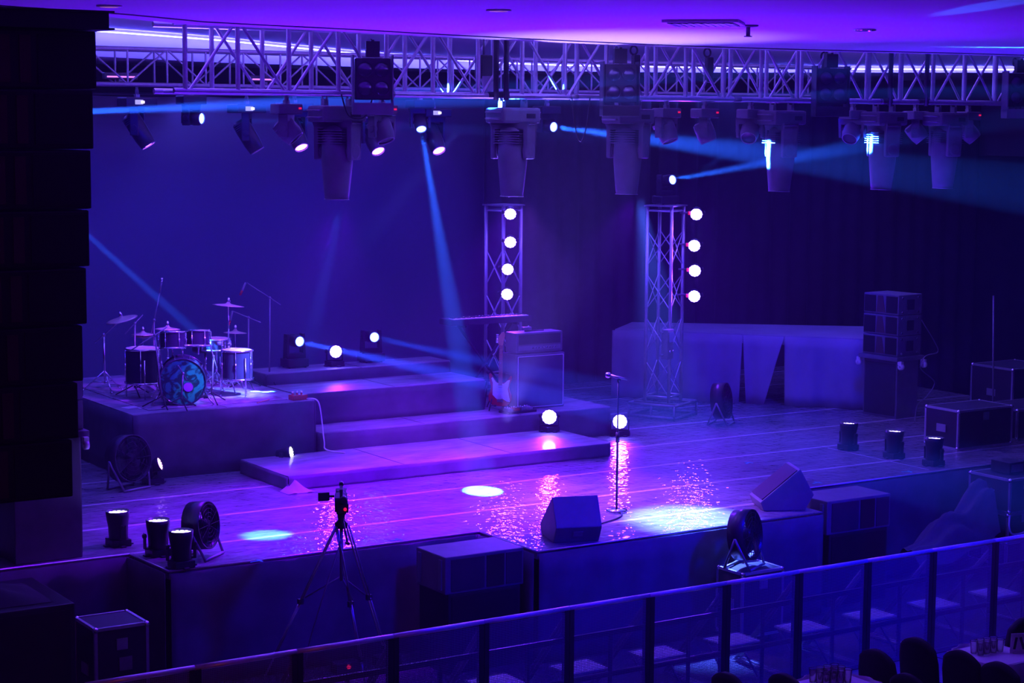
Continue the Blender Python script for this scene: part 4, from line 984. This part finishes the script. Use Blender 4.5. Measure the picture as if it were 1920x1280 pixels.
# ================================================================== DRUM KIT
DRG = 'drum kit pieces'
def tripod_legs(r=.26, h=.22, n=3, a0=.5):
    m_ = MB()
    for k in range(n):
        a = a0 + 2 * PI * k / n; m_.tube((0, 0, h), (r * math.cos(a), r * math.sin(a), .012), .008).tube((0, 0, h * .45), (r * .55 * math.cos(a), r * .55 * math.sin(a), h * .47), .006).ball((r * math.cos(a), r * math.sin(a), .014), .016, 8)
    return m_
def drum(o, r, h, mtx, shell='drum', head='skin', lugs=8, mh=None):
    sh = MB().lathe([(r, 0), (r, h)], 32, mtx).build('shell', shell, o)
    MB().lathe([(0, h + .003), (r * .97, h + .003)], 32, mtx).build('drum_head', head, o); MB().lathe([(0, -.003), (r * .97, -.003)], 32, mtx).build('drum_head', 'skin' if mh is None else mh, o)
    for z in (-.004, h - .012): MB().lathe([(r * .97, z), (r + .012, z), (r + .012, z + .022), (r * .97, z + .022), (r * .97, z)], 32, mtx).build('hoop', 'chrome' if r < .25 else 'drum', o)
    for k in range(lugs):
        a = 2 * PI * k / lugs; p = lambda z: mtx @ V(((r + .012) * math.cos(a), (r + .012) * math.sin(a), z))
        MB().tube(p(.01), p(h - .01), .004, None, 6).tube(p(h * .4), p(h * .6), .011, None, 8).build('tension_rod', 'chrome', sh)
def drumthing(name, label, x, y, cat='drum', z=DZ, rz=0): return thing(name, label, cat, (x, y, z), rz, DRG)
bc = py(343, 712, 21.35); br = .275
o = drumthing('bass_drum', 'bass drum with dark green marbled front head facing the audience', bc.x, 21.36)
yaw = math.radians(-24); bm_ = T(0, 0, bc.z - DZ) @ RZ(yaw) @ RX(PI / 2)
drum(o, br, .40, bm_ @ T(0, 0, -.20), 'drum', 'dhead', 10)
MB().lathe([(0, .206), (.055, .206)], 24, bm_ @ T(.07, -.06, 0)).build('port_cover', mat('violet_print', (.35, .02, .6), .4), o); MB().lathe([(.055, .204), (.062, .207), (.062, .210), (.055, .208)], 24, bm_ @ T(.07, -.06, 0)).build('port_ring', 'black', o)
mt_ = T(0, 0, bc.z - DZ) @ RZ(yaw)
for sx in (-1, 1): MB().tube(mt_ @ V((sx * br * .9, -.05, -.12)), (mt_ @ V((sx * (br + .09), -.20, 0))).xy.to_3d() + V((0, 0, .012)), .010).build('spur', 'chrome', o)
MB().tube(mt_ @ V((0, .0, br)), mt_ @ V((0, .0, br + .16)), .014).tube(mt_ @ V((-.2, 0, br + .14)), mt_ @ V((.2, 0, br + .14)), .011).build('tom_mount', 'chrome', o)
bm2 = T(*o.location)
def tom(x, y, z, r, h, label, tilt=.3, rz=-.4):
    o = thing('rack_tom', label, 'drum', (x, y, z), rz, DRG); drum(o, r, h, RX(-tilt * .4), 'drum', 'skin', 6); MB().tube((0, 0, h * .3), (.0, .0, -.10), .010).build('mount_post', 'chrome', o)
tom(bc.x - .10, 21.42, bc.z + br + .10, .15, .20, 'left small drum mounted over the bass drum'); tom(bc.x + .27, 21.50, bc.z + br + .10, .14, .19, 'right small drum mounted over the bass drum')
f = py(448, 690, 21.55); o = drumthing('floor_tom', 'dark floor tom on three legs right of the bass drum', f.x, 21.6)
drum(o, .19, .36, T(0, 0, .22), 'drum', 'skin', 6)
for k in range(3):
    a = .6 + 2 * PI * k / 3; MB().tube((.205 * math.cos(a), .205 * math.sin(a), .5), (.205 * math.cos(a), .205 * math.sin(a), .02), .008).ball((.205 * math.cos(a), .205 * math.sin(a), .014), .016, 8).build('leg', 'chrome', o)
f = py(275, 700, 21.9); o = drumthing('floor_tom', 'black drum standing behind the left side of the bass drum', f.x, 22.0); drum(o, .22, .42, T(0, 0, .2), 'drum', 'skin', 6)
for k in range(3):
    a = .2 + 2 * PI * k / 3; MB().tube((.235 * math.cos(a), .235 * math.sin(a), .5), (.235 * math.cos(a), .235 * math.sin(a), .02), .008).build('leg', 'chrome', o)
f = py(406, 690, 22.2); o = drumthing('snare_drum', 'bright chrome snare drum on a folding stand behind the bass drum', f.x, 22.2); drum(o, .18, .14, T(0, 0, .52), 'chrome', 'skin', 8); tripod_legs(.24, .24).tube((0, 0, .1), (0, 0, .52), .013).build('stand', 'chrome', o)
f = py(400, 735, 22.2); o = drumthing('drum_stool', 'round drum stool behind the kit', f.x + .05, 22.55, 'stool'); MB().lathe([(0, 0), (.16, 0), (.17, .03), (.16, .08), (0, .09)], 24, T(0, 0, .46)).build('seat', 'black', o, bev=0); tripod_legs(.24, .22).tube((0, 0, .1), (0, 0, .47), .015).build('stand', 'chrome', o)
def cymbal(px, pyy, Y, r, tilt, label, boom=False, hat=False, base=None, tz=0):
    p = py(px, pyy, Y); h = p.z - DZ; o = drumthing('hi_hat_stand' if hat else 'cymbal_stand', label, p.x, Y, 'cymbal')
    bx_ = V((base or (0, 0)) + (0,)) if base else V((0, 0, 0))
    mt = T(0, 0, h) @ RZ(tz) @ RY(tilt)
    MB().lathe([(0, .03), (.02, .028), (.035, .012), (r * .4, .004), (r * .8, -.006), (r, -.013), (r * .8, -.009), (.035, .008), (0, .012)], 36, mt).build('cymbal', 'brass', o)
    if hat: MB().lathe([(0, -.03), (.035, -.02), (r * .5, -.012), (r, -.005), (r * .5, -.016), (0, -.034)], 36, mt @ T(0, 0, -.03)).build('lower_cymbal', 'brass', o)
    MB().lathe([(0, -.02), (.022, -.015), (.022, .02), (.012, .055), (0, .06)], 14, mt @ T(0, 0, .03)).build('wing_nut', 'chrome', o)
    s_ = MB()
    if base:
        top = V((bx_.x, bx_.y, h - .22)); s_.tube(tuple(bx_ + V((0, 0, .1))), top, .012).tube(top - (V((0, 0, h)) - top) * .5, (0, 0, h - .01), .008).ball(top, .025, 10)
    else: s_.tube((0, 0, .1), (0, 0, h * .55), .013).tube((0, 0, h * .5), (0, 0, h + .02), .008).ball((0, 0, h * .55), .022, 8)
    s_.build('stand_tube', 'chrome', o); l_ = tripod_legs(.27, .26, 3, .3 + px * .01); l_.v = [v + bx_ for v in l_.v]; l_.build('tripod_base', 'chrome', o)
    if hat: MB().box((0, -.2, .03), (.08, .24, .012), (.15, 0, 0)).build('pedal', 'chrome', o)
cymbal(428, 571, 22.0, .20, .10, 'highest cymbal of the drum kit, right side, tilted on a tall stand')
cymbal(314, 615, 22.1, .16, .03, 'flat cymbal above the left of the bass drum catching purple light')
cymbal(228, 597, 22.6, .20, -.25, 'dark cymbal at the far left of the drum kit', base=(-.14, .25))
cymbal(441, 622, 22.45, .15, .05, 'low cymbal over the floor tom at the right of the kit')
cymbal(268, 625, 22.75, .15, .0, 'pair of hi-hat cymbals at the left back of the kit', hat=True)
def micstand(bx_, by, pts, label, mic=True, red=False, z=DZ):
    """pts: top joint, boom end (world)"""
    o = thing('microphone_stand', label, 'microphone stand', (bx_, by, z)); L0 = V((bx_, by, z)); j = V(pts[0]) - L0; e = V(pts[1]) - L0
    l_ = MB()
    for k in range(3):
        a = .4 + 2 * PI * k / 3; l_.tube((0, 0, .14), (.24 * math.cos(a), .24 * math.sin(a), .01), .008)
    l_.build('tripod_base', 'blackmetal', o); MB().tube((0, 0, .1), j, .010).build('tube', 'dull', o)
    d = (e - j).normalized(); MB().tube(j - d * .18, e, .007).ball(j, .02, 8).build('boom', 'dull', o); return o, e + L0, d
def drum_mic(p, d, label, red=False):
    d = V(d).normalized(); o = thing('microphone', label, 'microphone', p, 0, 'drum microphones'); MB().tube(tuple(d * .0), tuple(d * .13), .012, .014, 10).build('body', 'dull', o); MB().tube(tuple(d * .13), tuple(d * .19), .017, .014, 10).build('capsule', 'red' if red else 'chrome', o)
p = py(301, 535, 22.7); _, e, d = micstand(py(288, 700, 22.7).x, 22.7, (py(289, 600, 22.7), py(300, 548, 22.7)), 'tall overhead microphone stand behind the left of the drum kit'); drum_mic(e, V((.12, -.1, 1)), 'long overhead microphone above the left of the drum kit')
p = py(457, 520, 22.5); _, e, d = micstand(py(505, 700, 22.5).x, 22.5, (py(506, 558, 22.5), py(463, 530, 22.5)), 'tall thin microphone stand at the right edge of the drum riser'); drum_mic(e + V((-.02, 0, 0)), V((-.4, -.25, -.55)), 'overhead microphone with red ring above the right of the kit', True)
_, e, d = micstand(py(465, 700, 22.2).x, 22.2, (py(466, 595, 22.2), py(436, 583, 22.2)), 'boom microphone stand at the right of the kit crossing beneath the highest cymbal'); drum_mic(e, V((-.35, -.2, -.8)), 'microphone with red tip below the highest cymbal', True)
_, e, d = micstand(py(252, 700, 22.3).x, 22.3, (py(253, 606, 22.3), py(268, 590, 22.3)), 'bent microphone stand at the left of the drum kit')
_, e, d = micstand(py(300, 700, 21.25).x, 21.2, (py(290, 628, 21.2), py(243, 658, 21.2)), 'low boom microphone stand reaching left before the drums')
_, e, d = micstand(py(342, 750, 20.97).x, 21.0, (py(343, 700, 21.0), py(350, 712, 21.08)), 'short dark microphone stand right in front of the bass drum')
_, e, d = micstand(py(400, 740, 21.2).x, 21.25, (py(400, 668, 21.2), py(392, 640, 21.35)), 'dark microphone stand between the bass drum and the floor tom')
o = drumthing('kick_pedal', 'small chrome kick pedal hardware by the bass drum', bc.x + .42, 21.72, 'pedal'); MB().box((0, 0, .02), (.10, .28, .012), (.12, 0, 0)).tube((-.05, .1, .01), (-.05, .1, .2), .007).tube((.05, .1, .01), (.05, .1, .2), .007).tube((-.06, .1, .2), (.06, .1, .2), .007).build('frame', 'chrome', o)
o = MB().tube((0, 0, 0), (.22, .12, .012), .007).build('drum_stick', 'wood'); q = pz(482, 755, DZ + .008); o.location = q; tag(o, 'loose drum stick lying at the right front of the drum riser', 'drum stick')
for i, (x, y, lb) in enumerate(((246, 763, 'pale sheet of paper at the left front corner of the drum riser'), (270, 763, 'second pale sheet of paper beside the first on the drum riser'))):
    q = pz(x, y, DZ + .003); o = MB().box((0, 0, 0), (.2, .14, .003), (0, 0, .3 + i)).build('paper_sheet', 'white'); o.location = (max(q.x, 8.42), max(q.y, 21.02), DZ + .003); tag(o, lb, 'paper')
# drum riser carpet with strong white light from a beam
tag(MB().slab([(8.5, 21.05), (10.3, 21.05), (10.3, 23.4), (8.5, 23.4)], DZ, DZ + .008).build('drum_rug', mat('patterned_rug', (.25, .22, .25), .9, var=.6, scale=9)), 'patterned rug under the drum kit on its riser', 'rug')

# ================================================================== AUDIENCE CHAIRS AND TABLES
def covered_chair(loc, rz, label):
    o = thing('banquet_chair', label, 'chair', loc, rz, 'dark banquet chairs in the foreground')
    MB().grid(lambda u, v: V(((-.21 + .42 * u) * (1 - .20 * max(0, v - .75) ** 1.0 * 2), .20 + .05 * v + .03 * math.sin(PI * u), .44 + (.50 * v) + (.035 * math.sin(PI * u) - .05 * abs(2 * u - 1) ** 3) * v)), 14, 12).build('backrest', 'chair', o, solid=.06)
    MB().box((0, 0, .44), (.43, .44, .09)).build('seat', 'chair', o, bev=.03)
    MB().grid(lambda u, v: V((-.22 + .44 * u, -.215, .02 + .40 * v)), 8, 4).build('cover', 'chair', o, solid=.006)
    for sx in (-1, 1):
        for sy in (-1, 1): MB().tube((sx * .18, sy * .18, .0), (sx * .17, sy * .17, .42), .011, .014).build('leg', 'dull', o)
    return o
def chair_at(px, pyy, rz, label, ztop=.96):
    p = pz(px, pyy, ztop); return covered_chair((p.x + .25 * math.sin(rz), p.y - .25 * math.cos(rz), 0), rz, label)
for px, pyy, rz, lb in ((1641, 1222, 90, 'dark covered chair whose rounded back rises left of the slanted ones at lower right'), (1718, 1200, 90, 'dark covered chair with the highest slanted back at lower right'),
                        (1800, 1224, 90, 'dark covered chair right of the highest slanted back, by the bright tablecloth gap'), (1872, 1246, 90, 'dark covered chair below the table number card'),
                        (1922, 1162, 190, 'tall dark chair back cut off by the right picture edge'), (1700, 1268, 90, 'dark covered chair lowest at the bottom edge before the highest slanted back'),
                        (1362, 1266, 90, 'dark covered chair at the bottom edge, left of the glasses'), (1470, 1268, 90, 'dark covered chair at the bottom edge beside another, near the barrier')):
    chair_at(px, pyy, math.radians(rz), lb)
def table(x, y, label, z=.75, w_=.58):
    o = thing('cocktail_table', label, 'table', (x, y, 0)); MB().box((0, 0, z - .02), (w_, w_, .03)).build('top', 'table', o, bev=.005)
    MB().grid(lambda u, v: V(((w_ / 2 + .012 + .012 * math.sin(24 * u * PI)) * math.cos(2 * PI * u) * 1.18, (w_ / 2 + .012 + .012 * math.sin(24 * u * PI)) * math.sin(2 * PI * u) * 1.18, .0)) * (1 if True else 0) + V((0, 0, .04 + (z - .035) * v)), 60, 4).build('tablecloth', 'table', o, solid=.004)
    MB().tube((0, 0, 0), (0, 0, z - .04), .04).build('pedestal', 'dull', o); return o
def glass(x, y, z, label, group):
    o = thing('drinking_glass', label, 'glass', (x, y, z), 0, group); MB().lathe([(0, .002), (.028, .002), (.034, .11), (.036, .115), (.032, .11), (.026, .008), (0, .008)], 16).build('bowl', 'glass', o)
t1 = pz(1560, 1268, .80); table(t1.x, t1.y - .1, 'small round table with a cluster of glasses at the bottom edge right of centre')
k = 0
for i in range(4):
    for j in range(3): glass(t1.x - .12 + i * .08, t1.y - .06 + j * .08, .747, 'clear drinking glass in the tight cluster on the left foreground table', 'glasses on the left foreground table')
t2 = pz(1857, 1212, .80); table(t2.x, t2.y - .05, 'small round table with glasses and a number card at lower right')
for i in range(4):
    for j in range(2): glass(t2.x - .14 + i * .08, t2.y - .02 + j * .08, .747, 'clear drinking glass in the cluster on the right foreground table', 'glasses on the right foreground table')
n_ = pz(1888, 1232, .78); o = thing('table_card', 'pale card with two dark figures standing on the right foreground table', 'card', (t2.x + .20, t2.y - .14, .747), math.radians(-25)); MB().box((0, 0, .09), (.15, .006, .18), (.12, 0, 0)).build('card', 'white', o)
MB().box((-.032, -.006, .09), (.022, .004, .11), (.12, .12, 0)).build('printed_figure', 'black', o); MB().box((.03, -.006, .09), (.024, .004, .12), (.12, -.35, 0)).build('printed_figure', 'black', o)
MB().box((0, .03, .004), (.1, .1, .008)).build('foot', 'white', o)

# ================================================================== RIGGING BITS
p = py(905, 130, 17.9); o = thing('chain_hoist', 'dark chain hoist hanging inside the front truss by the bright struts', 'hoist', (p.x, 17.88, 5.80)); MB().box((0, 0, .12), (.16, .13, .26)).build('motor', 'blackmetal', o, bev=.02); MB().tube((0, 0, .25), (0, 0, .62), .012).build('chain', 'dull', o); MB().lathe([(.05, .0), (.07, .1), (.065, .16)], 14, T(.0, -.09, -.14)).build('chain_bag', 'bluecloth', o); MB().ring(.03, .009, T(0, 0, -.02) @ RX(PI / 2), 14, 6).build('hook', 'chrome', o)
for px, lb in ((932, 'left one of two dark steel posts crossing the front truss by the bright struts'), (951, 'right one of two dark steel posts crossing the front truss by the bright struts'), (1672, 'dark steel post crossing the front truss between the third blinder and the picture edge'), (1740, 'dark steel post crossing the front truss right of the other right-hand post')):
    p = py(px, 150, 17.50); o = thing('hanging_post', lb, 'post', (p.x, 17.52, 5.56)); MB().tube((0, 0, 0), (0, 0, .80), .030).build('tube', 'black', o); MB().box((0, .05, .06), (.08, .12, .06)).build('clamp', 'blackmetal', o)
for px, pyy, lb in ((1175, 102, 'dark hooked clamp on top of the truss above the middle blinder'), (1312, 112, 'dark hooked clamp inside the truss midway between middle and right blinders'), (1530, 118, 'dark hooked clamp above the third blinder')):
    p = py(px, pyy, 18.3); o = thing('hook_clamp', lb, 'clamp', (p.x, 18.12, 5.90)); MB().box((0, 0, .06), (.09, .07, .30)).build('body', 'black', o, bev=.015); MB().ring(.05, .012, T(-.03, 0, .26) @ RX(PI / 2), 16, 6).build('hook', 'black', o)
for (xa, xb, sag, lb) in ((1072, 1106, 60, 'thin cable loop hanging below the front truss left of the middle big head'), (640, 700, 18, 'thin cable sagging beside the first big moving head'), (1900, 1915, 10, 'short cable beside the right-hand blinder')):
    a, b = py(xa, 200, 17.55), py(xb, 200, 17.55); c_ = py((xa + xb) / 2, 205 + sag, 17.55); q1 = a.lerp(c_, .6) + (a - b) * .1; q2 = b.lerp(c_, .6) + (b - a) * .1
    a.z = b.z = 5.60; cable([a, q1, c_, q2, b], lb, .008, 'black')
p = py(1912, 250, 18.6); o = thing('hanging_speaker', 'narrow black speaker hanging at the right picture edge below the blinder', 'speaker', (p.x + .1, 18.2, p.z - .2)); MB().box((0, 0, .2), (.3, .3, .44)).build('cabinet', 'black', o, bev=.01); MB().tube((0, 0, .42), (0, -.1, ZB + .02 - p.z + .2), .012).build('hanging_rod', 'dull', o); MB().box((0, -.152, .2), (.24, .008, .38)).build('grille', 'grille', o)
